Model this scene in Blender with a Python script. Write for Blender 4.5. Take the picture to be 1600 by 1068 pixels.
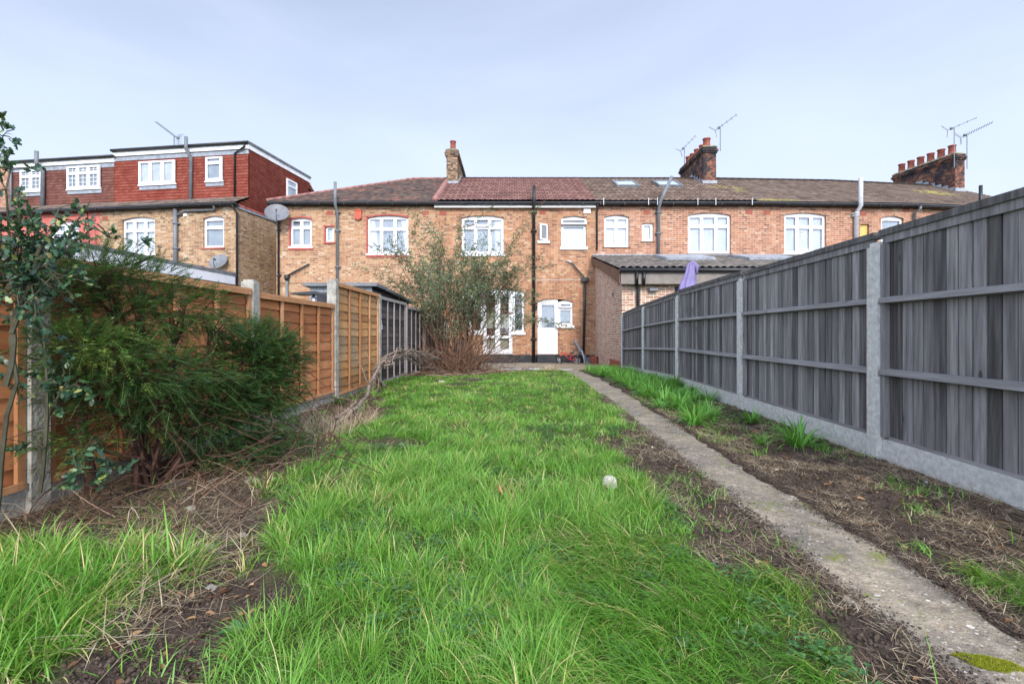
import bpy, bmesh, math, random
import numpy as np
from mathutils import Vector, Matrix
from mathutils.geometry import delaunay_2d_cdt
R = math.radians
random.seed(7); rng = np.random.default_rng(7)
for o in list(bpy.data.objects): bpy.data.objects.remove(o)
scene = bpy.context.scene
COL = scene.collection
# ------------------------------------------------------------------ camera
EYE, FPX, HZ = 0.90, 755.0, 521.0            # eye height, focal length (px of 1600), horizon row
cd = bpy.data.cameras.new('camera'); cam = bpy.data.objects.new('camera', cd); COL.objects.link(cam)
cd.sensor_width = 36; cd.lens = 36*FPX/1600; cd.shift_y = -(534-HZ)/1600
cd.clip_start = 0.05; cd.clip_end = 1000
cam.location = (0, 0, EYE); cam.rotation_euler = (R(90), 0, 0)
scene.camera = cam
# ------------------------------------------------------------------ sky, sun
SUN_EL, SUN_AZ = R(30), R(170)
world = bpy.data.worlds.new("World"); scene.world = world; world.use_nodes = True
wn = world.node_tree; wn.nodes.clear()
out = wn.nodes.new('ShaderNodeOutputWorld'); bg = wn.nodes.new('ShaderNodeBackground')
sky = wn.nodes.new('ShaderNodeTexSky'); sky.sky_type = 'NISHITA'; sky.sun_disc = False
sky.sun_elevation = SUN_EL; sky.sun_rotation = SUN_AZ; sky.air_density = 1.0; sky.dust_density = 2.0; sky.ozone_density = 1.5
tc = wn.nodes.new('ShaderNodeTexCoord')
mp = wn.nodes.new('ShaderNodeMapping'); mp.inputs['Scale'].default_value = (1.0, 1.0, 2.6)
mp.inputs['Rotation'].default_value = (0.2, 0.5, 0.6)
nz = wn.nodes.new('ShaderNodeTexNoise'); nz.inputs['Scale'].default_value = 1.5; nz.inputs['Detail'].default_value = 6; nz.inputs['Roughness'].default_value = .52
nz.inputs['Distortion'].default_value = .5
rp = wn.nodes.new('ShaderNodeMapRange'); rp.inputs[1].default_value = .35; rp.inputs[2].default_value = .75; rp.inputs[3].default_value = .48; rp.inputs[4].default_value = .70
sx = wn.nodes.new('ShaderNodeSeparateXYZ')
hz = wn.nodes.new('ShaderNodeMapRange'); hz.inputs[1].default_value = 0.0; hz.inputs[2].default_value = .55; hz.inputs[3].default_value = .50; hz.inputs[4].default_value = 0.0
ad = wn.nodes.new('ShaderNodeMath'); ad.operation = 'ADD'; ad.use_clamp = True
mx = wn.nodes.new('ShaderNodeMix'); mx.data_type = 'RGBA'
mx.inputs['B'].default_value = (5.9, 6.9, 8.7, 1)       # thin high cloud veil
L = wn.links.new
L(tc.outputs['Generated'], mp.inputs['Vector']); L(mp.outputs[0], nz.inputs['Vector']); L(nz.outputs['Fac'], rp.inputs[0])
L(tc.outputs['Generated'], sx.inputs[0]); L(sx.outputs['Z'], hz.inputs[0]); L(rp.outputs[0], ad.inputs[0]); L(hz.outputs[0], ad.inputs[1])
dt = wn.nodes.new('ShaderNodeVectorMath'); dt.operation = 'DOT_PRODUCT'      # hazy veil glows towards the sun, behind the camera
dt.inputs[1].default_value = (math.sin(SUN_AZ)*math.cos(SUN_EL), math.cos(SUN_AZ)*math.cos(SUN_EL), math.sin(SUN_EL))
gm = wn.nodes.new('ShaderNodeMapRange'); gm.interpolation_type = 'SMOOTHSTEP'; gm.inputs[1].default_value = -.35; gm.inputs[2].default_value = 1.0; gm.inputs[3].default_value = 1.0; gm.inputs[4].default_value = 3.6
vm = wn.nodes.new('ShaderNodeVectorMath'); vm.operation = 'SCALE'; vm.inputs[0].default_value = (5.9, 6.7, 8.5)
L(tc.outputs['Generated'], dt.inputs[0]); L(dt.outputs['Value'], gm.inputs[0]); L(gm.outputs[0], vm.inputs['Scale']); L(vm.outputs[0], mx.inputs['B'])
L(ad.outputs[0], mx.inputs['Factor']); L(sky.outputs[0], mx.inputs['A']); L(mx.outputs['Result'], bg.inputs['Color']); L(bg.outputs[0], out.inputs['Surface'])
bg.inputs['Strength'].default_value = 0.091
sd = bpy.data.lights.new('sun', 'SUN'); sun = bpy.data.objects.new('sun', sd); COL.objects.link(sun)
sd.energy = 1.95; sd.angle = R(8); sd.color = (1, .93, .84)
dv = Vector((math.sin(SUN_AZ)*math.cos(SUN_EL), math.cos(SUN_AZ)*math.cos(SUN_EL), math.sin(SUN_EL)))
sun.rotation_euler = dv.to_track_quat('Z', 'Y').to_euler(); sun.location = (4, -10, 12)
scene.view_settings.view_transform = 'Standard'; scene.view_settings.look = 'None'
scene.view_settings.exposure = 0.74; scene.view_settings.gamma = 1
scene.render.engine = 'CYCLES'
try:
    scene.cycles.max_bounces = 6; scene.cycles.diffuse_bounces = 3; scene.cycles.transparent_max_bounces = 8
except Exception: pass

# ------------------------------------------------------------------ node helpers
class NT:
    def __init__(s, name, rough=.8, spec=.3):
        s.m = bpy.data.materials.new(name); s.m.use_nodes = True; s.t = s.m.node_tree
        s.b = s.t.nodes['Principled BSDF']; s.out = s.t.nodes['Material Output']
        s.b.inputs['Roughness'].default_value = rough; s.b.inputs['Specular IOR Level'].default_value = spec
    def n(s, ty, **kw):
        x = s.t.nodes.new('ShaderNode'+ty)
        for k, v in kw.items(): setattr(x, k, v)
        return x
    def put(s, sock, v):
        if v is None: return
        if isinstance(v, (int, float)): sock.default_value = v
        elif isinstance(v, tuple): sock.default_value = v if len(v) != 3 or sock.type == 'VECTOR' else (*v, 1)
        else: s.t.links.new(v, sock)
    def math(s, op, a, b=None, c=None, clamp=False):
        x = s.n('Math', operation=op); x.use_clamp = clamp
        s.put(x.inputs[0], a); s.put(x.inputs[1], b); s.put(x.inputs[2], c); return x.outputs[0]
    def mix(s, f, a, b, mode='MIX'):
        x = s.n('Mix', data_type='RGBA', blend_type=mode)
        s.put(x.inputs['Factor'], f); s.put(x.inputs['A'], a); s.put(x.inputs['B'], b); return x.outputs['Result']
    def fmix(s, f, a, b):
        x = s.n('Mix', data_type='FLOAT'); s.put(x.inputs[0], f); s.put(x.inputs[2], a); s.put(x.inputs[3], b); return x.outputs[0]
    def noise(s, vec, scale, detail=3, rough=.5, dist=0):
        x = s.n('TexNoise'); s.put(x.inputs['Vector'], vec); x.inputs['Scale'].default_value = scale
        x.inputs['Detail'].default_value = detail; x.inputs['Roughness'].default_value = rough; x.inputs['Distortion'].default_value = dist
        return x.outputs['Fac']
    def rng(s, v, a, b, c=0., d=1.):
        x = s.n('MapRange'); s.put(x.inputs[0], v)
        for i, q in enumerate((a, b, c, d)): x.inputs[i+1].default_value = q
        return x.outputs[0]
    def ramp(s, v, stops, const=False):
        x = s.n('ValToRGB'); s.put(x.inputs[0], v); e = x.color_ramp
        if const: e.interpolation = 'CONSTANT'
        while len(e.elements) < len(stops): e.elements.new(.5)
        for i, (p, c) in enumerate(stops): e.elements[i].position = p; e.elements[i].color = (*c, 1)
        return x.outputs[0]
    def obj(s): return s.n('TexCoord').outputs['Object']
    def scaled(s, vec, sc):
        x = s.n('Mapping'); s.put(x.inputs['Vector'], vec); x.inputs['Scale'].default_value = sc; return x.outputs[0]
    def attr(s, nm): return s.n('Attribute', attribute_name=nm).outputs['Fac']
    def bump(s, h, dist=.01, strength=1.):
        x = s.n('Bump'); x.inputs['Distance'].default_value = dist; x.inputs['Strength'].default_value = strength
        s.put(x.inputs['Height'], h); s.put(s.b.inputs['Normal'], x.outputs[0])
    def color(s, c): s.put(s.b.inputs['Base Color'], c)

def plain(name, col, rough=.6, var=.12, scale=6, spec=.3, metal=0, bump=0):
    q = NT(name, rough, spec); o = q.obj()
    f = q.noise(o, scale, 5, .6)
    d = tuple(max(0, c*(1-2.2*var)) for c in col); e = tuple(min(1, c*(1+var)) for c in col)
    q.color(q.ramp(f, [(.3, d), (.65, e)])); q.b.inputs['Metallic'].default_value = metal
    if bump: q.bump(q.noise(o, scale*6, 4), bump)
    return q.m

def brick(name, stops, mortar, H=.075, Lb=.225, mw=.007, stain=.25, soot=None, wear=None):
    q = NT(name, .9, .15); t = q.n('TexCoord')
    o = q.n('SeparateXYZ'); q.put(o.inputs[0], t.outputs['Object'])
    nn = q.n('SeparateXYZ'); q.put(nn.inputs[0], t.outputs['Normal'])
    sel = q.math('GREATER_THAN', q.math('ABSOLUTE', nn.outputs['Y']), .7)
    u = q.fmix(sel, o.outputs['Y'], o.outputs['X'])
    wob = q.math('MULTIPLY', q.math('SUBTRACT', q.noise(t.outputs['Object'], 9, 2), .5), .012)
    zz = q.math('ADD', o.outputs['Z'], wob)
    rz = q.math('DIVIDE', zz, H); row = q.math('FLOOR', rz); fz = q.math('FRACT', rz)
    par = q.math('MODULO', q.math('ABSOLUTE', row), 2.)
    ua = q.math('ADD', q.math('DIVIDE', u, Lb), q.math('MULTIPLY', par, .5))
    c0 = q.math('FLOOR', ua); fa = q.math('FRACT', ua)
    # some stretchers are split into two headers
    wn0 = q.n('TexWhiteNoise', noise_dimensions='2D'); cv0 = q.n('CombineXYZ'); q.put(cv0.inputs[0], c0); q.put(cv0.inputs[1], row); q.put(wn0.inputs['Vector'], cv0.outputs[0])
    split = q.math('GREATER_THAN', wn0.outputs['Value'], .55)
    fa2 = q.math('FRACT', q.math('MULTIPLY', fa, 2)); half = q.math('MULTIPLY', q.math('GREATER_THAN', fa, .5), split)
    colid = q.math('ADD', c0, q.math('MULTIPLY', half, .5))
    cv = q.n('CombineXYZ'); q.put(cv.inputs[0], colid); q.put(cv.inputs[1], row)
    wn1 = q.n('TexWhiteNoise', noise_dimensions='2D'); q.put(wn1.inputs['Vector'], cv.outputs[0])
    e1 = q.math('MULTIPLY', q.math('MINIMUM', fa, q.math('SUBTRACT', 1., fa)), Lb)
    e2 = q.math('MULTIPLY', q.math('MINIMUM', fa2, q.math('SUBTRACT', 1., fa2)), Lb/2)
    e = q.fmix(split, e1, e2)
    ez = q.math('MULTIPLY', q.math('MINIMUM', fz, q.math('SUBTRACT', 1., fz)), H)
    ed = q.math('MINIMUM', e, ez)
    big = q.noise(t.outputs['Object'], 1.1, 4, .6)
    v = q.math('ADD', wn1.outputs['Value'], q.math('MULTIPLY', q.math('SUBTRACT', big, .5), .5), clamp=True)
    col = q.ramp(v, stops)
    fine = q.noise(t.outputs['Object'], 60, 3, .7)
    col = q.mix(.35, col, q.ramp(fine, [(.3, (.45, .42, .4)), (.7, (1.0, .98, .95))]), 'MULTIPLY')
    mort = q.math('LESS_THAN', ed, mw)
    col = q.mix(mort, col, mortar)
    bl = q.noise(t.outputs['Object'], 7, 3, .6); col = q.mix(.30, col, q.ramp(bl, [(.35, (.72, .66, .6)), (.65, (1.12, 1.12, 1.1))]), 'MULTIPLY')
    st = q.noise(q.scaled(t.outputs['Object'], (1, 1, .45)), 1.7, 6, .65)
    col = q.mix(stain, col, q.ramp(st, [(.3, (.35, .32, .3)), (.6, (1, 1, 1))]), 'MULTIPLY')
    if soot:
        s2 = q.noise(t.outputs['Object'], 2.3, 4, .7)
        col = q.mix(q.rng(s2, .38, .56), col, soot)
    if wear:
        s2 = q.noise(q.scaled(t.outputs['Object'], (1, 1, 1.4)), 1.5, 5, .75)
        col = q.mix(q.rng(s2, .60, .66, 0, .6), col, wear)
    q.color(col); q.bump(q.math('ADD', q.rng(ed, 0, mw*1.3), q.math('MULTIPLY', fine, .4)), .006)
    return q.m

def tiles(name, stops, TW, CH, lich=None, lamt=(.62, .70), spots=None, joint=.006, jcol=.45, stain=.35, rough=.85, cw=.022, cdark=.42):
    q = NT(name, rough, .2); uv = q.n('UVMap'); uv.uv_map = 'UVMap'
    s = q.n('SeparateXYZ'); q.put(s.inputs[0], uv.outputs[0]); o = q.obj()
    row = q.math('FLOOR', q.math('DIVIDE', s.outputs['Y'], CH))
    ua = q.math('ADD', q.math('DIVIDE', s.outputs['X'], TW), q.math('MULTIPLY', q.math('MODULO', row, 2.), .5))
    c0 = q.math('FLOOR', ua); fa = q.math('FRACT', ua)
    cv = q.n('CombineXYZ'); q.put(cv.inputs[0], c0); q.put(cv.inputs[1], row)
    w = q.n('TexWhiteNoise', noise_dimensions='2D'); q.put(w.inputs['Vector'], cv.outputs[0])
    v = q.math('ADD', w.outputs['Value'], q.math('MULTIPLY', q.math('SUBTRACT', q.noise(o, .9, 4), .5), .7), clamp=True)
    col = q.ramp(v, stops)
    e = q.math('MULTIPLY', q.math('MINIMUM', fa, q.math('SUBTRACT', 1., fa)), TW)
    col = q.mix(q.math('LESS_THAN', e, joint), col, q.mix(1., col, (jcol, jcol, jcol), 'MULTIPLY'))
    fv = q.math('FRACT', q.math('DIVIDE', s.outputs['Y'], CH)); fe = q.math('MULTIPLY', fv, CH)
    col = q.mix(q.rng(fe, cw*.6, cw, 1, 0), col, q.mix(1., col, (cdark, cdark, cdark), 'MULTIPLY'))     # shadow gap under each course, painted as darker lower tile edges
    st = q.noise(o, 2.2, 6, .7)
    col = q.mix(stain, col, q.ramp(st, [(.32, (.38, .36, .34)), (.6, (1, 1, 1))]), 'MULTIPLY')
    if lich:
        l = q.noise(o, .75, 3, .5); l2 = q.noise(o, 22, 5, .75)
        m = q.math('MULTIPLY', q.rng(l, *lamt), q.rng(l2, .42, .55))
        if spots:      # patches of lichen round given places on the roof
            ss = q.n('SeparateXYZ'); q.put(ss.inputs[0], o); tot = None
            for (sx_, sz_, rx_, rz_) in spots:
                dx = q.math('DIVIDE', q.math('SUBTRACT', ss.outputs['X'], sx_), rx_); dz = q.math('DIVIDE', q.math('SUBTRACT', ss.outputs['Z'], sz_), rz_)
                dd = q.math('ADD', q.math('MULTIPLY', dx, dx), q.math('MULTIPLY', dz, dz)); mm = q.rng(dd, 1.1, .2)
                tot = mm if tot is None else q.math('MAXIMUM', tot, mm)
            m = q.math('MULTIPLY', q.math('MULTIPLY', tot, q.rng(l2, .40, .58)), q.rng(q.noise(o, 3.5, 4, .6), .40, .55))
        col = q.mix(m, col, lich)
    q.color(col); q.bump(q.noise(o, 45, 3), .006)
    return q.m

M = {}
STOCK = [(0, (.26, .145, .085)), (.10, (.36, .185, .10)), (.3, (.455, .235, .125)), (.52, (.49, .285, .15)), (.72, (.52, .345, .195)), (.86, (.45, .205, .115)), (1, (.60, .46, .31))]
STOCK_O = [(0, (.25, .13, .08)), (.12, (.38, .175, .095)), (.34, (.46, .215, .115)), (.55, (.49, .26, .135)), (.75, (.52, .33, .18)), (.88, (.44, .17, .095)), (1, (.58, .44, .29))]
STOCK2 = [(0, (.22, .135, .08)), (.12, (.33, .19, .105)), (.34, (.43, .25, .13)), (.54, (.48, .31, .165)), (.75, (.52, .365, .20)), (.88, (.42, .21, .12)), (1, (.60, .47, .32))]
REDB = [(0, (.24, .12, .08)), (.14, (.37, .17, .105)), (.45, (.47, .22, .13)), (.7, (.51, .29, .175)), (.88, (.42, .17, .11)), (1, (.56, .41, .29))]
EXTB = [(0, (.34, .15, .09)), (.3, (.48, .25, .145)), (.6, (.54, .33, .20)), (.85, (.58, .42, .29)), (1, (.42, .20, .125))]
M['stock'] = brick('yellow_orange_stock_brick', STOCK, (.44, .36, .27), wear=(.55, .45, .34))
M['stock_o'] = brick('orange_stock_brick', STOCK_O, (.42, .32, .23), wear=(.36, .15, .09), stain=.4)
M['stock_left'] = brick('weathered_yellow_brick', STOCK2, (.40, .34, .26), wear=(.62, .55, .46))
M['redb'] = brick('orange_red_brick', REDB, (.45, .36, .28), wear=(.54, .40, .30))
M['ext'] = brick('pink_orange_brick', EXTB, (.60, .56, .50), mw=.011, stain=.12)
M['pinkpaint'] = brick('salmon_painted_brick', [(0, (.60, .17, .14)), (1, (.64, .20, .165))], (.56, .155, .13), stain=.2)
M['chim_y'] = brick('sooty_yellow_brick', [(0, (.05, .04, .035)), (.42, (.20, .12, .075)), (.7, (.42, .27, .15)), (1, (.06, .05, .045))], (.22, .18, .14), stain=.5)
M['chim_r'] = brick('sooty_red_brick', [(0, (.04, .035, .035)), (.4, (.30, .10, .06)), (.7, (.44, .17, .08)), (1, (.05, .045, .045))], (.17, .14, .12), soot=(.032, .030, .032))
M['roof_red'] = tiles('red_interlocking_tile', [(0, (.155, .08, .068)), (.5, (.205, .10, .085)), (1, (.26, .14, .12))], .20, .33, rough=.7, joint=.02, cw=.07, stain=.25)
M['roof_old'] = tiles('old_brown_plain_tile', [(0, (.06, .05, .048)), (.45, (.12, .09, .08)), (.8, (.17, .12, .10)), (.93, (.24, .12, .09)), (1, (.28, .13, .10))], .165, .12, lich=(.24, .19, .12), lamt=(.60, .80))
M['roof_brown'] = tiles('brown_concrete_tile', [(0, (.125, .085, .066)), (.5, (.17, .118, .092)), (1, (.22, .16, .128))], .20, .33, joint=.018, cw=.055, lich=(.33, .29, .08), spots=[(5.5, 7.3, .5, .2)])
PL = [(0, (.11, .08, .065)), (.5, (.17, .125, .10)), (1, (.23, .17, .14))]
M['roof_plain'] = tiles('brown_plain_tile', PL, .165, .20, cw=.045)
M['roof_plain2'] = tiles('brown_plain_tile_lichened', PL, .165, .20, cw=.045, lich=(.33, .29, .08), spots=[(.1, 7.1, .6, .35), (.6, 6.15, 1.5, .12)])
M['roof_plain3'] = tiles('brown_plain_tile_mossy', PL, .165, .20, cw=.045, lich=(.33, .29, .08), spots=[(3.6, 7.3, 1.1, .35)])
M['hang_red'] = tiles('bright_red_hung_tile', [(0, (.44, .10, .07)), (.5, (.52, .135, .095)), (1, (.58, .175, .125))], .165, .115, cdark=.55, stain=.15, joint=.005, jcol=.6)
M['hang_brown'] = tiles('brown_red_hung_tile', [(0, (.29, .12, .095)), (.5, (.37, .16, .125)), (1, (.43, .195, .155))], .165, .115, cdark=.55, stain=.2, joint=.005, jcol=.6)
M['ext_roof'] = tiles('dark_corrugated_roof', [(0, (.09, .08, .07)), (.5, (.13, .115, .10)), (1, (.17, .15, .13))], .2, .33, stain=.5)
M['white'] = plain('white_upvc', (.72, .72, .72), .35, .03, 3, .5)
M['whitepaint'] = plain('white_painted_sill', (.74, .73, .71), .5, .08, 5)
M['redpaint'] = plain('dull_red_masonry_paint', (.38, .085, .06), .6, .12, 5)
M['black'] = plain('black_plastic', (.02, .02, .022), .4, .2, 6, .4)
M['greypipe'] = plain('grey_plastic_pipe', (.15, .16, .17), .45, .1, 6, .4)
M['palepipe'] = plain('pale_grey_pipe', (.46, .47, .49), .5, .1, 6, .4)
M['lead'] = plain('lead_flashing', (.28, .30, .33), .5, .15, 6)
M['bitumen'] = plain('black_bitumen_plinth', (.028, .03, .034), .6, .25, 5)
M['airbrick'] = plain('terracotta_airbrick', (.33, .09, .06), .8, .2, 30)
M['ridgepink'] = plain('dull_pink_ridge_tile', (.30, .15, .125), .8, .2, 5)
M['redbox'] = plain('faded_red_plastic', (.45, .09, .05), .5, .08, 5)
M['concrete_old'] = plain('old_tan_concrete', (.33, .315, .27), .9, .22, 9, .2, bump=.008)
M['terracotta'] = plain('terracotta_clay', (.31, .09, .06), .75, .2, 8)
M['concrete'] = plain('weathered_concrete', (.47, .46, .43), .9, .13, 28, .2, bump=.010)
M['capping'] = plain('mossy_cement', (.22, .21, .13), .9, .35, 9, .2, bump=.01)
M['felt'] = plain('grey_roofing_felt', (.16, .165, .17), .9, .2, 4)
M['metal'] = plain('dull_aluminium', (.42, .43, .45), .35, .1, 6, .5, .8)
M['dishgrey'] = plain('grey_dish_paint', (.15, .15, .16), .45, .1, 4)
M['dishdark'] = plain('dark_dish_mesh', (.16, .165, .17), .35, .1, 4, .6)
M['brownfascia'] = plain('grey_brown_fascia', (.20, .17, .145), .6, .15, 3)
M['brownboard'] = plain('dark_brown_board', (.13, .075, .05), .6, .2, 4)
M['greyshed'] = plain('grey_shed_boards', (.23, .245, .26), .7, .12, 4)
M['lilac'] = plain('lilac_parasol_fabric', (.215, .18, .34), .85, .12, 3)
M['dark'] = plain('dark_interior', (.03, .03, .035), .8, .2, 3)
M['blind'] = plain('white_blind', (.70, .71, .73), .7, .05, 2)
M['net'] = plain('pale_net_curtain', (.36, .40, .44), .9, .12, 3)
M['netlight'] = plain('light_net_curtain', (.58, .60, .63), .9, .08, 3)
M['curtaindark'] = plain('maroon_curtain', (.12, .05, .05), .9, .2, 3)
M['cream'] = plain('cream_blind', (.50, .47, .38), .9, .1, 3)
M['yellowboard'] = plain('yellow_board', (.62, .45, .14), .7, .08, 3)
M['orange'] = plain('orange_plastic', (.75, .12, .03), .4, .05, 4, .5)
M['redbike'] = plain('red_bike_paint', (.42, .02, .03), .3, .08, 5, .5)
M['rubber'] = plain('black_rubber', (.02, .02, .02), .8, .1, 8)
M['stone'] = plain('pale_flint_stone', (.40, .38, .31), .85, .14, 14, .2, bump=.004)
M['stone_dull'] = plain('dull_grey_stone', (.30, .28, .24), .9, .25, 18, .2, bump=.004)
M['slate'] = plain('purple_slate', (.12, .085, .12), .6, .15, 10)
M['litter'] = plain('white_plastic_scrap', (.7, .72, .75), .4, .05, 10)
M['limegreen'] = plain('lime_green_plastic', (.25, .62, .12), .4, .05, 8)
M['deadleaf'] = plain('dead_orange_leaf', (.45, .20, .08), .8, .2, 30)
def m_glass():
    q = NT('window_glass', .03, .5); t = q.t
    tr = q.n('BsdfTransparent'); tr.inputs[0].default_value = (.86, .9, .92, 1)
    gl = q.n('BsdfGlossy'); gl.inputs['Roughness'].default_value = .02
    fr = q.n('Fresnel'); fr.inputs[0].default_value = 1.6
    mxs = q.n('MixShader'); q.put(mxs.inputs[0], q.math('ADD', fr.outputs[0], .07)); q.put(mxs.inputs[1], tr.outputs[0]); q.put(mxs.inputs[2], gl.outputs[0])
    o = q.obj(); b = q.n('Bump'); b.inputs['Distance'].default_value = .003; q.put(b.inputs['Height'], q.noise(o, 2.5, 2)); q.put(gl.inputs['Normal'], b.outputs[0])
    q.put(q.out.inputs['Surface'], mxs.outputs[0]); return q.m
M['glass'] = m_glass()
M['skyglass'] = plain('roof_window_glass', (.42, .50, .60), .08, .05, 3, .8)
def wood(name, stops, sc, knot=(.10, .05, .025), grain=.45, streak=None, kn=(5.5, .70, .76)):
    q = NT(name, .85, .2); o = q.obj(); r = q.attr('rnd')
    add = q.n('VectorMath', operation='ADD'); cv = q.n('CombineXYZ'); q.put(cv.inputs[0], q.math('MULTIPLY', r, 37.)); q.put(cv.inputs[1], q.math('MULTIPLY', r, 19.)); q.put(cv.inputs[2], q.math('MULTIPLY', r, 53.))
    q.put(add.inputs[0], o); q.put(add.inputs[1], cv.outputs[0]); v = add.outputs[0]
    g = q.noise(q.scaled(v, sc), 9, 6, .65, 1.2)
    g2 = q.noise(q.scaled(v, sc), 34, 4, .6)
    base = q.ramp(q.math('ADD', q.math('MULTIPLY', q.math('SUBTRACT', g, .5), 1.1), q.math('MULTIPLY', q.math('ADD', r, .0), .75), clamp=True), stops)
    base = q.mix(grain, base, q.ramp(g2, [(.3, (.35, .33, .32)), (.65, (1.08, 1.06, 1.05))]), 'MULTIPLY')
    if kn:
        k = q.noise(q.scaled(v, tuple(max(a, .55) for a in sc)), kn[0], 2, .4)
        base = q.mix(q.rng(k, kn[1], kn[2], 0, .8), base, knot)
    else:      # round knots, each with a dark centre and a stain trailing along the grain
        vo = q.n('TexVoronoi'); q.put(vo.inputs['Vector'], q.scaled(v, (7, 7, 3.2))); vo.inputs['Scale'].default_value = 1.
        sc_ = q.n('SeparateColor'); q.put(sc_.inputs[0], vo.outputs['Color']); on = q.math('GREATER_THAN', sc_.outputs[0], .45)
        wob = q.math('ADD', vo.outputs['Distance'], q.math('MULTIPLY', g2, .10)); kk = q.math('MULTIPLY', q.rng(wob, .13, .17, .85, 0), on)
        halo = q.math('MULTIPLY', q.rng(wob, .16, .42, .45, 0), on)
        base = q.mix(halo, base, (.11, .105, .11)); base = q.mix(kk, base, knot)
    if streak:
        s3 = q.noise(q.scaled(o, (1, 1, .5)), 1.6, 5, .65); base = q.mix(q.rng(s3, .45, .7, 0, .7), base, streak)
    q.color(base); q.bump(q.math('ADD', g, q.math('MULTIPLY', g2, .5)), .004)
    return q.m
M['greywood'] = wood('silvered_softwood', [(0, (.085, .08, .078)), (.3, (.175, .168, .166)), (.7, (.285, .275, .272)), (1, (.47, .45, .44))], (1, 1, .06), (.05, .042, .04), .8, kn=None)
M['greyrail'] = wood('silvered_rail', [(0, (.19, .185, .183)), (.5, (.265, .258, .256)), (1, (.36, .35, .345))], (1, .07, 1), (.06, .06, .06), .5)
M['orangewood'] = wood('orange_brown_softwood', [(0, (.27, .10, .04)), (.4, (.40, .155, .062)), (.75, (.48, .21, .09)), (1, (.56, .29, .14))], (1, .12, 1), (.12, .045, .015), .4)
M['orangewood_green'] = wood('stained_orange_softwood', [(0, (.30, .14, .05)), (.4, (.43, .21, .075)), (.75, (.52, .28, .11)), (1, (.60, .37, .17))], (1, .12, 1), (.13, .06, .02), .4, streak=(.22, .20, .14))
M['batten'] = wood('orange_batten', [(0, (.36, .165, .07)), (.5, (.48, .24, .115)), (1, (.58, .34, .19))], (1, 1, .1), (.15, .07, .03), .35)
M['darkwood'] = wood('dark_creosoted_wood', [(0, (.035, .03, .03)), (.5, (.07, .06, .058)), (1, (.11, .09, .085))], (1, .12, 1), (.02, .02, .02), .5)
M['palebatten'] = wood('pale_grey_batten', [(0, (.22, .20, .18)), (.5, (.30, .27, .25)), (1, (.38, .35, .32))], (1, 1, .1), (.1, .1, .09), .4)
def leafmat(name, stops, rough=.5, trans=.35, spec=.4, tcol=None):
    q = NT(name, rough, spec); r = q.attr('rnd')
    c = q.ramp(r, stops); q.color(c)
    tl = q.n('BsdfTranslucent'); q.put(tl.inputs[0], q.mix(.5, c, tcol or (.25, .4, .04)))
    m = q.n('MixShader'); m.inputs[0].default_value = trans; q.put(m.inputs[1], q.b.outputs[0]); q.put(m.inputs[2], tl.outputs[0])
    q.put(q.out.inputs['Surface'], m.outputs[0]); return q.m
M['grass'] = leafmat('grass_blades', [(0, (.05, .16, .015)), (.3, (.10, .275, .028)), (.55, (.175, .365, .042)), (.72, (.18, .38, .085)), (.85, (.30, .46, .07)), (.89, (.45, .45, .12)), (.95, (.58, .47, .20)), (1, (.68, .56, .32))], .42, .28, .3)
M['lily'] = leafmat('strap_leaves', [(0, (.07, .22, .03)), (.5, (.12, .34, .045)), (.9, (.19, .44, .07)), (1, (.4, .43, .1))], .38, .35, .5)
M['straw'] = leafmat('dead_straw', [(0, (.075, .045, .032)), (.3, (.15, .10, .065)), (.6, (.30, .22, .14)), (.85, (.44, .35, .22)), (1, (.58, .50, .36))], .8, .1, .1, (.4, .3, .15))
M['twigs'] = leafmat('dead_twigs', [(0, (.055, .035, .025)), (.4, (.13, .075, .05)), (.75, (.24, .15, .10)), (1, (.42, .33, .25))], .85, .0, .1, (.2, .1, .05))
M['yew'] = leafmat('yew_needles', [(0, (.012, .042, .018)), (.45, (.024, .078, .026)), (.8, (.05, .135, .03)), (1, (.20, .27, .05))], .42, .25, .4)
M['holly'] = leafmat('holly_leaves', [(0, (.015, .045, .028)), (.5, (.03, .08, .045)), (.93, (.06, .13, .05)), (.975, (.22, .28, .06)), (1, (.40, .30, .12))], .38, .12, .4)
M['buddleja'] = leafmat('grey_green_leaves', [(0, (.055, .078, .045)), (.45, (.11, .145, .085)), (.8, (.20, .235, .15)), (.93, (.20, .31, .07)), (1, (.42, .45, .34))], .7, .25, .2)
M['weed'] = leafmat('weed_leaves', [(0, (.03, .10, .03)), (.6, (.07, .18, .05)), (1, (.14, .25, .07))], .5, .3, .4)
M['bark'] = plain('tan_shrub_bark', (.175, .10, .066), .9, .25, 18, .15, bump=.004)
M['barkred'] = plain('reddish_yew_bark', (.085, .045, .032), .9, .3, 18, .15, bump=.004)
M['barkgrey'] = plain('grey_brown_bark', (.25, .19, .15), .9, .3, 22, .15, bump=.006)
M['spike'] = plain('rusty_seed_spike', (.15, .055, .035), .9, .2, 30)
M['aerialmetal'] = plain('dull_grey_metal', (.16, .165, .175), .5, .1, 6, .4)
M['concrete_new'] = plain('pale_fence_concrete', (.60, .59, .55), .9, .12, 26, .2, bump=.010)
M['yewtwig'] = plain('green_yew_shoots', (.09, .13, .04), .8, .3, 10, .2)
M['hollybark'] = plain('green_grey_bark', (.075, .07, .045), .8, .2, 14, .2)

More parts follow.
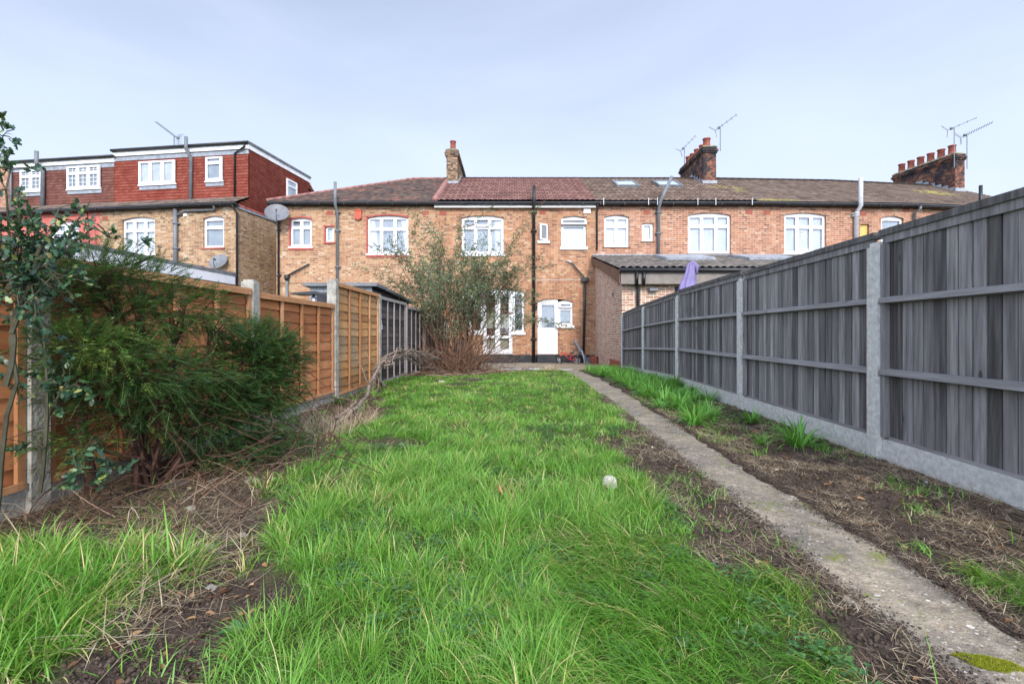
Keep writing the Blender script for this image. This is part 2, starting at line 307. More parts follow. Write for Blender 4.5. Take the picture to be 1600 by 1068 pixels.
# ------------------------------------------------------------------ mesh helpers
def finish(name, me, mat, parent=None, smooth=False):
    me.materials.append(mat)
    if smooth: me.polygons.foreach_set('use_smooth', [True]*len(me.polygons))
    o = bpy.data.objects.new(name, me); COL.objects.link(o)
    if parent: o.parent = parent
    return o
class MB:
    def __init__(s, off=(0, 0, 0)): s.v = []; s.f = []; s.r = []; s.off = Vector(off)
    def add(s, vs, fs, rnd=None):
        n = len(s.v); s.v += [tuple(Vector(p)-s.off) for p in vs]; s.f += [tuple(i+n for i in f) for f in fs]
        if rnd is None: rnd = .5
        s.r += [rnd]*len(vs)
    def box(s, x0, x1, y0, y1, z0, z1, rnd=None, Mx=None):
        vs = [Vector((x, y, z)) for x in (x0, x1) for y in (y0, y1) for z in (z0, z1)]
        if Mx: vs = [Mx @ p for p in vs]
        s.add(vs, [(0, 1, 3, 2), (4, 6, 7, 5), (0, 4, 5, 1), (2, 3, 7, 6), (0, 2, 6, 4), (1, 5, 7, 3)], rnd)
    def hexa(s, a, rnd=None):      # 8 corners in box order
        s.add(a, [(0, 1, 3, 2), (4, 6, 7, 5), (0, 4, 5, 1), (2, 3, 7, 6), (0, 2, 6, 4), (1, 5, 7, 3)], rnd)
    def tube(s, pts, rad, n=8, cap=True, rnd=None):
        pts = [Vector(p) for p in pts]; m = len(pts)
        rad = [rad]*m if isinstance(rad, (int, float)) else list(rad)
        vs = []; up = None
        for i, p in enumerate(pts):
            d = (pts[min(i+1, m-1)]-pts[max(i-1, 0)]).normalized()
            if up is None: up = d.orthogonal().normalized()
            up = (up - d*up.dot(d)); up = up.normalized() if up.length > 1e-5 else d.orthogonal().normalized()
            w = d.cross(up)
            for k in range(n):
                a = 2*math.pi*k/n; vs.append(p + (up*math.cos(a)+w*math.sin(a))*rad[i])
        fs = [(i*n+k, i*n+(k+1) % n, (i+1)*n+(k+1) % n, (i+1)*n+k) for i in range(m-1) for k in range(n)]
        if cap: fs += [tuple(range(n))[::-1], tuple((m-1)*n+k for k in range(n))]
        s.add(vs, fs, rnd)
    def ball(s, c, rx, ry, rz, nu=10, nv=7, jit=0):
        vs = [(c[0], c[1], c[2]-rz)]
        for j in range(1, nv):
            for i in range(nu):
                a = 2*math.pi*i/nu; b = math.pi*j/nv-math.pi/2; k = 1+random.uniform(-jit, jit)
                vs.append((c[0]+rx*k*math.cos(b)*math.cos(a), c[1]+ry*k*math.cos(b)*math.sin(a), c[2]+rz*k*math.sin(b)))
        vs.append((c[0], c[1], c[2]+rz)); e = len(vs)-1
        fs = [(0, 1+(i+1) % nu, 1+i) for i in range(nu)]
        fs += [(1+j*nu+i, 1+j*nu+(i+1) % nu, 1+(j+1)*nu+(i+1) % nu, 1+(j+1)*nu+i) for j in range(nv-2) for i in range(nu)]
        fs += [(1+(nv-2)*nu+i, 1+(nv-2)*nu+(i+1) % nu, e) for i in range(nu)]
        s.add(vs, fs)
    def plate(s, outer, holes, y0, y1, place=None):   # polygon in x,z with holes: front face at y0, edges back to y1
        pts = list(outer); loops = [list(range(len(outer)))]
        for h in holes: loops.append(list(range(len(pts), len(pts)+len(h)))); pts += list(h)
        ed = [(l[i], l[(i+1) % len(l)]) for l in loops for i in range(len(l))]
        vv, _, ff, *_ = delaunay_2d_cdt([Vector(p) for p in pts], ed, [], 1, 1e-6)
        def inside(p, poly):
            c = False
            for i in range(len(poly)):
                a, b = poly[i], poly[i-1]
                if (a[1] > p[1]) != (b[1] > p[1]) and p[0] < (b[0]-a[0])*(p[1]-a[1])/(b[1]-a[1])+a[0]: c = not c
            return c
        keep = []
        for f in ff:
            c = sum((vv[i] for i in f), Vector((0, 0)))/len(f)
            if inside(c, outer) and not any(inside(c, h) for h in holes): keep.append(tuple(f))
        T = place or (lambda x, y, z: (x, y, z))
        s.add([T(p[0], y0, p[1]) for p in vv], keep)
        for l, poly in zip(loops, [outer]+list(holes)):
            n = len(poly); vs = [T(p[0], y0, p[1]) for p in poly]+[T(p[0], y1, p[1]) for p in poly]
            s.add(vs, [(i, (i+1) % n, n+(i+1) % n, n+i) for i in range(n)])
    def build(s, name, mat, parent=None, smooth=False, loc=None):
        me = bpy.data.meshes.new(name); me.from_pydata(s.v, [], s.f)
        a = me.attributes.new('rnd', 'FLOAT', 'POINT'); a.data.foreach_set('value', s.r); me.update()
        o = finish(name, me, mat, parent, smooth)
        if loc is not None: o.location = loc
        return o
def tag(o, label=None, cat=None, group=None, kind=None):
    if label: o['label'] = label
    if cat: o['category'] = cat
    if group: o['group'] = group
    if kind: o['kind'] = kind
    return o
def thing(name, label, cat, loc=(0, 0, 0), rz=0, group=None):
    o = bpy.data.objects.new(name, None); COL.objects.link(o); o.location = loc; o.rotation_euler = (0, 0, rz)
    o.empty_display_size = .1
    return tag(o, label, cat, group)
def npmesh(name, V, F, mat, rnd=None, parent=None, smooth=True, uv=None, loc=None):
    V = np.asarray(V, dtype=np.float32).reshape(-1, 3)
    if loc is not None: V = V-np.array(loc, dtype=np.float32)
    F = np.asarray(F, dtype=np.int32)
    me = bpy.data.meshes.new(name); k = F.shape[1]
    me.vertices.add(len(V)); me.vertices.foreach_set('co', V.ravel())
    me.loops.add(F.size); me.loops.foreach_set('vertex_index', F.ravel())
    me.polygons.add(len(F)); me.polygons.foreach_set('loop_start', np.arange(0, F.size, k, dtype=np.int32))
    me.polygons.foreach_set('loop_total', np.full(len(F), k, dtype=np.int32))
    me.update(calc_edges=True); me.validate()
    if rnd is not None:
        a = me.attributes.new('rnd', 'FLOAT', 'POINT'); a.data.foreach_set('value', np.asarray(rnd, dtype=np.float32).ravel())
    if uv is not None:
        ul = me.uv_layers.new(name='UVMap'); li = np.zeros(len(me.loops), dtype=np.int32); me.loops.foreach_get('vertex_index', li)
        ul.data.foreach_set('uv', np.asarray(uv, dtype=np.float32)[li].ravel())
    o = finish(name, me, mat, parent, smooth)
    if loc is not None: o.location = loc
    return o
def vnoise(x, y, seed=0):
    x = np.asarray(x, dtype=float); y = np.asarray(y, dtype=float)
    xi = np.floor(x).astype(np.int64); yi = np.floor(y).astype(np.int64); fx = x-xi; fy = y-yi
    fx = fx*fx*(3-2*fx); fy = fy*fy*(3-2*fy)
    def h(a, b):
        n = (a*374761393 + b*668265263 + seed*1442695041) & 0xffffffff
        n = ((n ^ (n >> 13))*1274126177) & 0xffffffff
        return ((n ^ (n >> 16)) & 0xffff)/65535.
    return (h(xi, yi)*(1-fx)+h(xi+1, yi)*fx)*(1-fy)+(h(xi, yi+1)*(1-fx)+h(xi+1, yi+1)*fx)*fy
def ribbons(root, dirn, length, width, curl, seg=4, side=None):
    """many tapering bent blades; root (N,3), dirn (N,3) unit start direction; curl bends toward the ground"""
    N = len(root); t = np.linspace(0, 1, seg+1)
    dirn = dirn/np.linalg.norm(dirn, axis=1, keepdims=True)
    hor = dirn.copy(); hor[:, 2] = 0; hl = np.linalg.norm(hor, axis=1, keepdims=True); hor = hor/np.maximum(hl, 1e-4)
    if side is None:
        side = np.stack([-hor[:, 1], hor[:, 0], np.zeros(N)], 1)
        a = rng.uniform(-.9, .9, N)[:, None]; side = side*np.cos(a)+hor*np.sin(a)
    P = np.zeros((N, seg+1, 2, 3)); pos = root.copy(); d = dirn.copy()
    for i in range(seg+1):
        w = width*(1-t[i]**1.8*.93)*(.75+.25*min(1, t[i]*5)); P[:, i, 0] = pos-side*w[:, None]/2; P[:, i, 1] = pos+side*w[:, None]/2
        d = d + (hor*.6+np.array([0, 0, -1.]))*(curl[:, None]/seg)*(0.4+1.2*t[i]); d /= np.linalg.norm(d, axis=1, keepdims=True)
        pos = pos + d*(length[:, None]/seg)
    idx = (np.arange(N)*(seg+1)*2)[:, None, None]
    q = np.array([[2*i, 2*i+1, 2*i+3, 2*i+2] for i in range(seg)])[None]
    return P.reshape(-1, 3), (idx+q).reshape(-1, 4)
def leaves(pos, d, nrm, ln, wd, shape='diamond'):
    N = len(pos); d = d/np.linalg.norm(d, axis=1, keepdims=True)
    s = np.cross(d, nrm); s /= np.maximum(np.linalg.norm(s, axis=1, keepdims=True), 1e-5); n = np.cross(s, d)
    if shape == 'diamond': prof = [(0, 0, 0), (.4, .5, .06), (1, 0, -.06), (.4, -.5, .06)]; faces = [[0, 1, 2, 3]]
    elif shape == 'lance': prof = [(0, 0, 0), (.3, .5, .08), (.65, .36, .04), (1, 0, -.14), (.65, -.36, .04), (.3, -.5, .08)]; faces = [[0, 1, 2, 3], [0, 3, 4, 5]]
    else: prof = [(0, 0, 0), (.18, .42, .10), (.32, .26, .0), (.5, .55, .14), (.64, .28, 0), (.8, .36, .1), (1, 0, -.05), (.8, -.36, .1), (.64, -.28, 0), (.5, -.55, .14), (.32, -.26, 0), (.18, -.42, .1)]; faces = [[0, 1, 2, 11], [11, 2, 3, 10], [3, 4, 9, 10], [4, 5, 8, 9], [5, 6, 7, 8], [2, 3, 10, 11]][:5]
    V = np.zeros((N, len(prof), 3))
    for i, (a, b, c) in enumerate(prof): V[:, i] = pos+d*(a*ln)[:, None]+s*(b*wd)[:, None]+n*(c*ln)[:, None]
    F = (np.arange(N)*len(prof))[:, None, None]+np.array(faces)[None]
    return V.reshape(-1, 3), F.reshape(-1, 4), len(prof)
def course_surface(name, P0, U, V, Nn, ul, ur, H, CH, t, TW, ripple, mat, parent, du=None):
    """tiled surface: P0 origin, U along, V up, Nn outward; ul(v), ur(v) its side edges; real stepped courses"""
    P0, U, V, Nn = [np.array(a, dtype=float) for a in (P0, U, V, Nn)]
    rows = []; k = 0
    while k*CH < H-1e-6:
        v0 = k*CH; v1 = min(H, (k+1)*CH); rows += [(v0, 0. if k == 0 else t, v0+.001), (v1, t*.15, v1-.001)]; k += 1
    rows[0] = (0, t, .001)
    wmax = max(ur(0)-ul(0), ur(H)-ul(H)); nu = max(2, int(wmax/(du or .5))+1)
    g = np.linspace(0, 1, nu); pts = []; uvs = []; r = np.random.default_rng(3)
    for (v, h, vt) in rows:
        u = ul(v)+(ur(v)-ul(v))*g
        hh = h + (ripple*np.abs(np.sin(np.pi*u/TW)) if ripple else 0) + .008*vnoise(u*1.3, v*2+0*u, 5) + .004*r.random(nu)
        pts.append(P0+np.outer(u, U)+V*v+np.outer(hh, Nn)); uvs.append(np.stack([u, 0*u+vt], 1))
    pts = np.concatenate(pts); uvs = np.concatenate(uvs); nr = len(rows)
    F = [[i*nu+j, i*nu+j+1, (i+1)*nu+j+1, (i+1)*nu+j] for i in range(nr-1) for j in range(nu-1)]
    return npmesh(name, pts, F, mat, parent=parent, smooth=False, uv=uvs)
def GZ(x, y):      # fall of the ground towards the houses
    y = np.asarray(y, dtype=float); k = np.clip((y-8)/8, 0, 1); k = k*k*(3-2*k)
    return -.2*k
def W(px, py, Y): return Vector(((px-800)/FPX*Y, Y, EYE+(HZ-py)/FPX*Y))

# ------------------------------------------------------------------ houses
class House:
    def __init__(s, A, B, label, wall, name='terraced_house', group='brick terraced houses across the end of the garden'):
        s.A = Vector(A); s.B = Vector(B); s.w = (s.B-s.A).length; s.d = (s.B-s.A).normalized()
        s.root = thing(name, label, 'house', (A[0], A[1], -.22), math.atan2(s.d.y, s.d.x), group); s.z0 = -.22; s.holes = []; s.wallm = M[wall]
    def u(s, px, dep=0):
        k = (px-800)/FPX; A = s.A + Vector((-s.d.y, s.d.x))*dep
        return (k*A.y-A.x)/(s.d.x-k*s.d.y)
    def Y(s, px, dep=0): return (s.A + Vector((-s.d.y, s.d.x))*dep).y+s.d.y*s.u(px, dep)
    def z(s, py, px, dep=0): return EYE+(HZ-py)/FPX*s.Y(px, dep)-s.z0
    def rect(s, x0, y0, x1, y1, dep=0):
        c = (x0+x1)/2; return s.u(x0, dep), s.u(x1, dep), s.z(y1, c, dep), s.z(y0, c, dep)
    def part(s, name, mb, mat, parent=None, smooth=False, label=None):
        o = mb.build(name, M[mat], parent or s.root, smooth)
        if label: o['label'] = label
        return o
def arch(x0, x1, z0, z1, rise, n=8):
    p = [(x0, z0), (x1, z0)]
    for i in range(n+1):
        t = i/n; p.append((x1+(x0-x1)*t, z1+rise*(1-(2*t-1)**2)))
    return p
def add_window(h, r, rise=.1, cols=(.333, .667), trans=.30, back='net', frame='white', sill='whitepaint', dep=.0, setb=.09, sillp=.05,
               reveal=None, fw=.055, top_open=(), hole=True, bars=False, label=None, curt=None, sillh=.06, redsill=False, solid=False, asym=None):
    """r = (u0,u1,z0,z1) local; cuts a hole in the wall; window (> glass, sill, curtain)"""
    u0, u1, z0, z1 = r
    if hole: h.holes.append(arch(u0, u1, z0, z1, rise))
    y = dep+setb
    fr = MB(); cs = [u0+fw]+[u0+(u1-u0)*c for c in cols]+[u1-fw]; panes = []
    zt = z1-(z1-z0)*trans if trans else None; m = .03
    for i in range(len(cs)-1):
        a = cs[i]+(m if i else 0); b = cs[i+1]-(m if i < len(cs)-2 else 0)
        if zt: panes.append((a, b, z0+fw, zt-m)); panes.append((a, b, zt+m, z1-.045))
        else: panes.append((a, b, z0+fw, z1-.05))
    holes = [] if solid else [[(a, c), (b, c), (b, d), (a, d)] for a, b, c, d in panes]
    fr.plate(arch(u0+.003, u1-.003, z0+.003, z1-.003, rise), holes, y, y+.06)
    # sash rims: a thinner inner frame set in each opening
    for a, b, c, d in panes:
        w = .03
        for q in ((a, a+w, c, d), (b-w, b, c, d), (a+w, b-w, c, c+w), (a+w, b-w, d-w, d)): fr.box(q[0], q[1], y-.014, y+.05, q[2], q[3])
        if bars:
            fr.box((a+b)/2-.008, (a+b)/2+.008, y+.012, y+.03, c+w, d-w)
            for k in range(1, 3 if d-c > .5 else 2): zz = c+(d-c)*k/(3 if d-c > .5 else 2); fr.box(a+w, b-w, y+.010, y+.028, zz-.008, zz+.008)
    for k in top_open:   # a top-hung sash pushed open
        a, b, c, d = panes[k]; Mx = Matrix.Translation((0, y-.02, d)) @ Matrix.Rotation(R(-24), 4, 'X')
        for q in ((a-.02, a+.035, c-d, 0), (b-.035, b+.02, c-d, 0), (a+.035, b-.035, c-d-.02, c-d+.035), (a+.035, b-.035, -.035, .01)): fr.box(q[0], q[1], -.02, .02, q[2], q[3], Mx=Mx)
    wo = fr.build('window', M[frame], h.root)
    if label: wo['label'] = label
    if not solid:
        g = MB()
        for a, b, c, d in panes: g.add([(a, y+.035, c), (b, y+.035, c), (b, y+.035, d), (a, y+.035, d)], [(0, 1, 2, 3)])
        g.build('glass', M['glass'], wo)
        n = 41; bk = []
        amp = 0 if back in ('blind',) else .004; dd = y+.05+ (.03 if hole else .004)
        us = np.linspace(u0+.02, u1-.02, n)
        mb = MB(); vs = []
        for i, u in enumerate(us): yy = dd+amp*(1+math.sin(i*1.9)+.5*math.sin(i*.7+1)); vs += [(u, yy, z0+.01), (u, yy, z1+.02)]
        mb.add(vs, [(2*i, 2*i+2, 2*i+3, 2*i+1) for i in range(n-1)])
        mb.build('blind' if back in ('blind', 'cream') else 'curtain', M[back], wo)
        if curt:   # gathered white curtains at the sides
            for (a0, a1, b0, b1) in curt:      # bottom u range, top u range as fractions
                vs = []; mb = MB()
                for i in range(13):
                    t = i/12; yy = dd-.02+.01*math.sin(i*2.2)
                    vs += [(u0+(u1-u0)*(a0+(a1-a0)*t), yy, z0+.05), (u0+(u1-u0)*(b0+(b1-b0)*t), yy, z1-.02)]
                mb.add(vs, [(2*i, 2*i+2, 2*i+3, 2*i+1) for i in range(12)])
                mb.build('curtain', M['blind'], wo)
    if sill:
        sb = MB(); sb.box(u0-.05, u1+.05, dep-sillp, y+.055, z0-sillh, z0-.001); sb.build('sill', M[sill], wo)
        if redsill:
            sb = MB(); sb.box(u0-.045, u1+.04, dep-sillp*.8, dep+.03, z0-sillh-.075, z0-sillh-.001); sb.build('sub_sill', M['redpaint'], wo)
    if reveal:
        rb = MB(); rb.box(u0-.05, u0+.002, dep-.006, y+.05, z0-.02, z1+.03)
        pa = arch(u0-.05, u1+.05, z0, z1, rise)[2:]; pb = arch(u0+.0, u1-.0, z0, z1-.055, rise)[2:]
        n = len(pa); vs = [(p[0], dep-.006, p[1]+.03) for p in pa]+[(p[0], dep-.006, p[1]+.03) for p in pb]+[(p[0], dep+.03, p[1]+.03) for p in pb]
        rb.add(vs, [(i, i+1, n+i+1, n+i) for i in range(n-1)]+[(n+i, n+i+1, 2*n+i+1, 2*n+i) for i in range(n-1)])
        rb.build('painted_reveal', M['redpaint'], wo)
    return wo, panes
def shell(h, top, depth, mitl=0, mitr=0, gable_l=False, gable_r=False, parts='wall'):
    mb = MB(); w = h.w
    mb.plate([(0, 0), (w, 0), (w, top), (0, top)], h.holes, 0, .0)
    for l in h.holes:
        n = len(l); vs = [(p[0], 0, p[1]) for p in l]+[(p[0], .16, p[1]) for p in l]
        mb.add(vs, [(i, (i+1) % n, n+(i+1) % n, n+i) for i in range(n)])
    mb.add([(0, 0.001, 0), (0, depth, 0), (0, depth, top), (0, 0.001, top)], [(0, 1, 2, 3)])
    mb.add([(w, 0.001, 0), (w, depth, 0), (w, depth, top), (w, 0.001, top)], [(0, 3, 2, 1)])
    mb.add([(0, depth, 0), (w, depth, 0), (w, depth, top), (0, depth, top)], [(0, 1, 2, 3)])
    return h.part('wall', mb, None if False else '_w')
M['_w'] = M['stock']
def pipe(h, pts, r, mat, name='downpipe', joints=(), parent=None, label=None):
    mb = MB(); mb.tube(pts, r, 10)
    for (u, y, z) in joints: mb.tube([(u, y, z-.03), (u, y, z+.03)], r*1.32, 10)
    for (u, y, z) in joints: mb.box(u-r*1.9, u+r*1.9, y+.0, max(y+.01, .012), z-.02, z+.02)
    return h.part(name, mb, mat, parent, True, label)
def gutter(h, z, u0, u1, mat='black', fascia='black', fz=.17, y=-.22):
    mb = MB(); n = 8
    mb.tube([(u0, y-.02, z), (u1, y-.02, z)], .062, 8)
    for k in range(int((u1-u0)/.9)+1): u = u0+.15+k*.9; mb.box(u-.012, u+.012, y-.088, y+.06, z-.075, z+.03) if u < u1 else 0
    h.part('gutter', mb, mat)
    mb = MB(); mb.box(u0, u1, y+.046, y+.075, z-.075-(fz-.17), z+.045); mb.box(u0, u1, y+.077, .02, z-.06-(fz-.17), z-.035-(fz-.17)); h.part('fascia', mb, fascia)
def roof(h, ez, rz, depth, mat, CH, TW, ripple, ml=0, mr=0, hip=0, y0=-.24, t=.022, du=None, u0=0, u1=None):
    u1 = h.w if u1 is None else u1; ry = depth
    sl = Vector((0, ry-y0, rz-ez)); Ls = sl.length; V = sl.normalized(); Nn = Vector((0, -V.z, V.y))
    cv = V.y
    ul = (lambda v: u0+(hip*v/Ls if hip else ml*(v*cv)))
    ur = (lambda v: u1-mr*(v*cv))
    o = course_surface('roof', (0, y0, ez), (1, 0, 0), V, Nn, ul, ur, Ls, CH, t, TW, ripple, M[mat], h.root, du or (TW/4 if ripple else .35))
    # street side slope and ridge tiles
    mb = MB(); hx = hip or ml*ry
    mb.add([(u0+hx, ry, rz), (u1-mr*ry, ry, rz), (u1-mr*ry, 2*ry+.2, ez), (u0, 2*ry+.2, ez)], [(0, 1, 2, 3)])
    if hip: mb.add([(u0+hip, ry, rz-.01), (u0-.05, 2*ry+.2, ez-.01), (u0-.05, y0, ez-.01)], [(0, 1, 2)])
    mb.build('roof_slope', M['roof_plain'], h.root)
    return o
def ridge(h, pts, mat='roof_plain', r=.10):
    mb = MB()
    for a, b in zip(pts[:-1], pts[1:]):
        a, b = Vector(a), Vector(b); n = max(1, int((b-a).length/.33))
        for i in range(n):
            p, q = a.lerp(b, i/n), a.lerp(b, (i+.97)/n); mb.tube([p, q], [r*1.04, r*.97], 8)
    return mb.build('ridge_tiles', M[mat], h.root, True)
def chimney(h, u, y0, y1, zb, zt, w, mat, pots, cap='capping', label=None, flash=True):
    mb = MB()
    mb.box(u-w/2, u+w/2, y0, y1, zb-.6, zt-.28)
    mb.box(u-w/2-.04, u+w/2+.04, y0-.04, y1+.04, zt-.28, zt-.21); mb.box(u-w/2-.075, u+w/2+.075, y0-.075, y1+.075, zt-.21, zt-.12); mb.box(u-w/2-.03, u+w/2+.03, y0-.03, y1+.03, zt-.12, zt-.02)
    c = mb.build('chimney', M[mat], h.root)
    if label: c['label'] = label
    mb = MB(); x0, x1 = u-w/2-.05, u+w/2+.05
    mb.hexa([(x0, y0-.05, zt-.02), (x0+.08, y0+.05, zt+.07), (x0, y1+.05, zt-.02), (x0+.08, y1-.05, zt+.07), (x1, y0-.05, zt-.02), (x1-.08, y0+.05, zt+.07), (x1, y1+.05, zt-.02), (x1-.08, y1-.05, zt+.07)])
    mb.build('capping', M[cap], c)
    for i, (yy, hh, rr) in enumerate(pots):
        mb = MB(); mb.tube([(u, yy, zt), (u, yy, zt+.06), (u, yy, zt+.12), (u, yy, zt+hh-.06), (u, yy, zt+hh-.05), (u, yy, zt+hh)], [rr*1.15, rr*1.15, rr, rr*.9, rr*1.08, rr*1.08], 14, cap=False)
        mb.tube([(u, yy, zt+hh), (u, yy, zt+hh-.01), (u, yy, zt+hh-.1)], [rr*1.08, rr*.8, rr*.75], 14)
        mb.build('chimney_pot', M['terracotta'], c, True)
    return c
def flashing(h, c, u, w, y0, zb, pitch, n=5, side=-1):
    mb = MB(); mb.box(u-w/2-.03, u+w/2+.03, y0-.035, y0-.002, zb-.15, zb+.16)
    x = u+side*(w/2+.012)
    for i in range(n):
        yy = y0+.02+i*.3; zz = zb+i*.3*pitch
        mb.box(min(x, x+side*.02), max(x, x+side*.02), yy, yy+.33, zz-.12, zz+.22)
    mb.build('flashing', M['lead'], c)
def airbricks(h, lst):
    for (px, py) in lst:
        u, z = h.u(px), h.z(py, px); mb = MB(); mb.plate([(u-.125, z-.075), (u+.125, z-.075), (u+.125, z+.075), (u-.125, z+.075)], [[(u-.1+.05*i, z-.05+.045*j), (u-.075+.05*i, z-.05+.045*j), (u-.075+.05*i, z-.03+.045*j), (u-.1+.05*i, z-.03+.045*j)] for i in range(4) for j in range(2)], -.006, .02)
        h.part('air_brick', mb, 'airbrick')
FY = 18.2; EZ = 6.02; RZ = 8.2; RD = 4.0         # eaves, ridge heights above house base, ridge depth
PITCH = (RZ-EZ)/(RD+.24)
def vent_pipe(h, px, top, bot, mat, r=.055, tilt=None, y=-.1, joints=(), name='soil_pipe', off=True):
    u = h.u(px, y); zt = h.z(top, px, y); zb = h.z(bot, px, y) if bot else .02
    yo = -.32
    if tilt: ut, = (h.u(tilt, -.35),); pts = [(u, y, zb), (u, y, EZ-.25), (u, yo, EZ-.02), (ut, yo+.15, zt)]
    elif off: pts = [(u, y, zb), (u, y, EZ-.32), (u, yo, EZ-.12), (u, yo, zt)]
    else: pts = [(u, y, zb), (u, y, zt)]
    js = [(u, y, z) for z in np.arange(zb+.9, EZ-.3, 1.35)]+[(u, y, EZ-.36)]
    return pipe(h, pts, r, mat, name, js if off or tilt else ())

# --- end house M1 (hipped), with satellite dish corner
h = House((-8.87, FY), (-2.9, FY), 'hipped end-of-terrace brick house with red painted window sills and old brown roof', 'stock')
add_window(h, h.rect(453, 342, 487, 385), .07, (.5,), .30, 'net', reveal=True, redsill=True)
add_window(h, h.rect(508, 353, 522, 378), 0, (), 0, 'netlight', reveal=True, sill='redpaint', fw=.05)
add_window(h, h.rect(574, 339, 638, 396), .09, (.333, .667), .32, 'net', reveal=True, redsill=True, curt=[(.02, .28, .02, .14), (.92, .98, .80, .98)])
M['_w'] = M['stock']; shell(h, EZ-.08, 8)
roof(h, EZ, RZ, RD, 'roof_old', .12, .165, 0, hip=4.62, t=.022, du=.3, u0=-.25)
ridge(h, [(-.25, -.24, EZ+.05), (4.35, RD, RZ+.03), (h.w-.1, RD, RZ+.03)], 'ridgepink', .065)
gutter(h, EZ-.045, -.22, h.w, fascia='black')
airbricks(h, [(515, 333), (665, 333), (692, 333)])
vent_pipe(h, 527, 287, None, 'greypipe')
u = h.u(434.5); pipe(h, [(u+.02, -.32, EZ-.1), (u+.02, -.3, EZ-.2), (u+.05, -.07, EZ-.5), (u+.05, -.07, .02)], .04, 'black', 'downpipe', [(u+.05, -.07, z) for z in (1.5, 3.3, 5.0)])
a, b = (h.u(483), h.z(413, 483)), (h.u(451), h.z(431, 451))
mb = MB(); mb.tube([(a[0], .02, a[1]), (a[0], -.08, a[1]-.01), (b[0], -.1, b[1])], .032, 8); mb.tube([(b[0]-.02, -.1, b[1]+.02), (b[0]-.02, -.1, b[1]-.12), (b[0]-.02, -.1, b[1]-.2)], [.11, .09, .05], 8)
h.part('waste_pipe', mb, 'black', smooth=True)
pipe(h, [(b[0]-.02, -.1, b[1]-.18), (b[0]-.02, -.1, .05)], .045, 'greypipe', 'downpipe')
mb = MB(); u0_, z_ = h.u(436), h.z(442, 480); mb.tube([(u0_, -.01, z_), (h.u(525), -.012, z_-.02), (h.u(600), -.012, z_-.06)], .008, 5); h.part('cable', mb, 'black')
mb = MB(); u, z = h.u(560.5), h.z(336, 560); mb.box(u-.13, u+.13, -.11, -.001, z-.15, z+.13); mb.hexa([(u-.14, -.13, z+.13), (u-.10, -.10, z+.19), (u-.14, 0, z+.13), (u-.10, -.001, z+.19), (u+.14, -.13, z+.13), (u+.10, -.10, z+.19), (u+.14, 0, z+.13), (u+.1, -.001, z+.19)]); mb.box(u-.07, u+.07, -.10, -.01, z-.19, z-.151)
h.part('alarm_box', mb, 'redbox', label='red alarm box'); M1 = h
bpy.data.objects[-1] if False else None

# --- centre house M2
h = House((-2.9, FY), (3.13, FY), 'centre terraced house with bright red tiled roof, white French doors and white back door', 'stock')
h2 = h
add_window(h, h.rect(721, 340, 787, 396), .09, (.333, .667), .27, 'net', top_open=(3,), sillh=.10, fw=.07, curt=[(.80, .90, .78, .94)])
add_window(h, h.rect(842, 351, 857, 376), 0, (), 0, 'dark', sillh=.10, sillp=.07, fw=.04)
mb = MB(); r_ = h.rect(841.5, 350, 857, 376); Mx = Matrix.Translation((r_[1]-.03, .04, 0)) @ Matrix.Rotation(R(32), 4, 'Z'); ww = r_[1]-r_[0]-.02
for q in ((-ww, -ww+.055, r_[2]+.02, r_[3]-.0), (-.055, 0, r_[2]+.02, r_[3]), (-ww+.055, -.055, r_[2]+.02, r_[2]+.075), (-ww+.055, -.055, r_[3]-.055, r_[3])): mb.box(q[0], q[1], -.02, .02, q[2], q[3], Mx=Mx)
op = h.part('window', mb, 'white', label='small casement swung open'); mb = MB(); mb.add([Mx @ Vector(p) for p in ((-ww+.05, 0, r_[2]+.07), (-.05, 0, r_[2]+.07), (-.05, 0, r_[3]-.05), (-ww+.05, 0, r_[3]-.05))], [(0, 1, 2, 3)]); h.part('glass', mb, 'dishdark', op)
wo, pn = add_window(h, h.rect(877, 341, 916, 386), .09, (), 0, 'blind', sillh=.10, sillp=.07, fw=.06, label='window with white blind drawn and top vent open')
mb = MB(); u0_, u1_, z0_, z1_ = h.rect(877, 341, 916, 386); zt = z1_-.27; mb.box(u0_+.05, u1_-.05, .075, .13, zt-.05, zt+.03)
Mx = Matrix.Translation((0, .05, z1_-.02)) @ Matrix.Rotation(R(-26), 4, 'X')
for q in ((u0_+.0, u0_+.06, -.25, 0), (u1_-.06, u1_-.0, -.25, 0), (u0_+.06, u1_-.06, -.25, -.20), (u0_+.06, u1_-.06, -.05, 0)): mb.box(q[0], q[1], -.02, .02, q[2], q[3], Mx=Mx)
mb.build('vent_sash', M['white'], wo); mb = MB(); mb.add([Mx @ Vector(p) for p in ((u0_+.05, 0, -.21), (u1_-.05, 0, -.21), (u1_-.05, 0, -.04), (u0_+.05, 0, -.04))], [(0, 1, 2, 3)]); mb.build('glass', M['dishdark'], wo)
M['_w'] = M['stock_o']
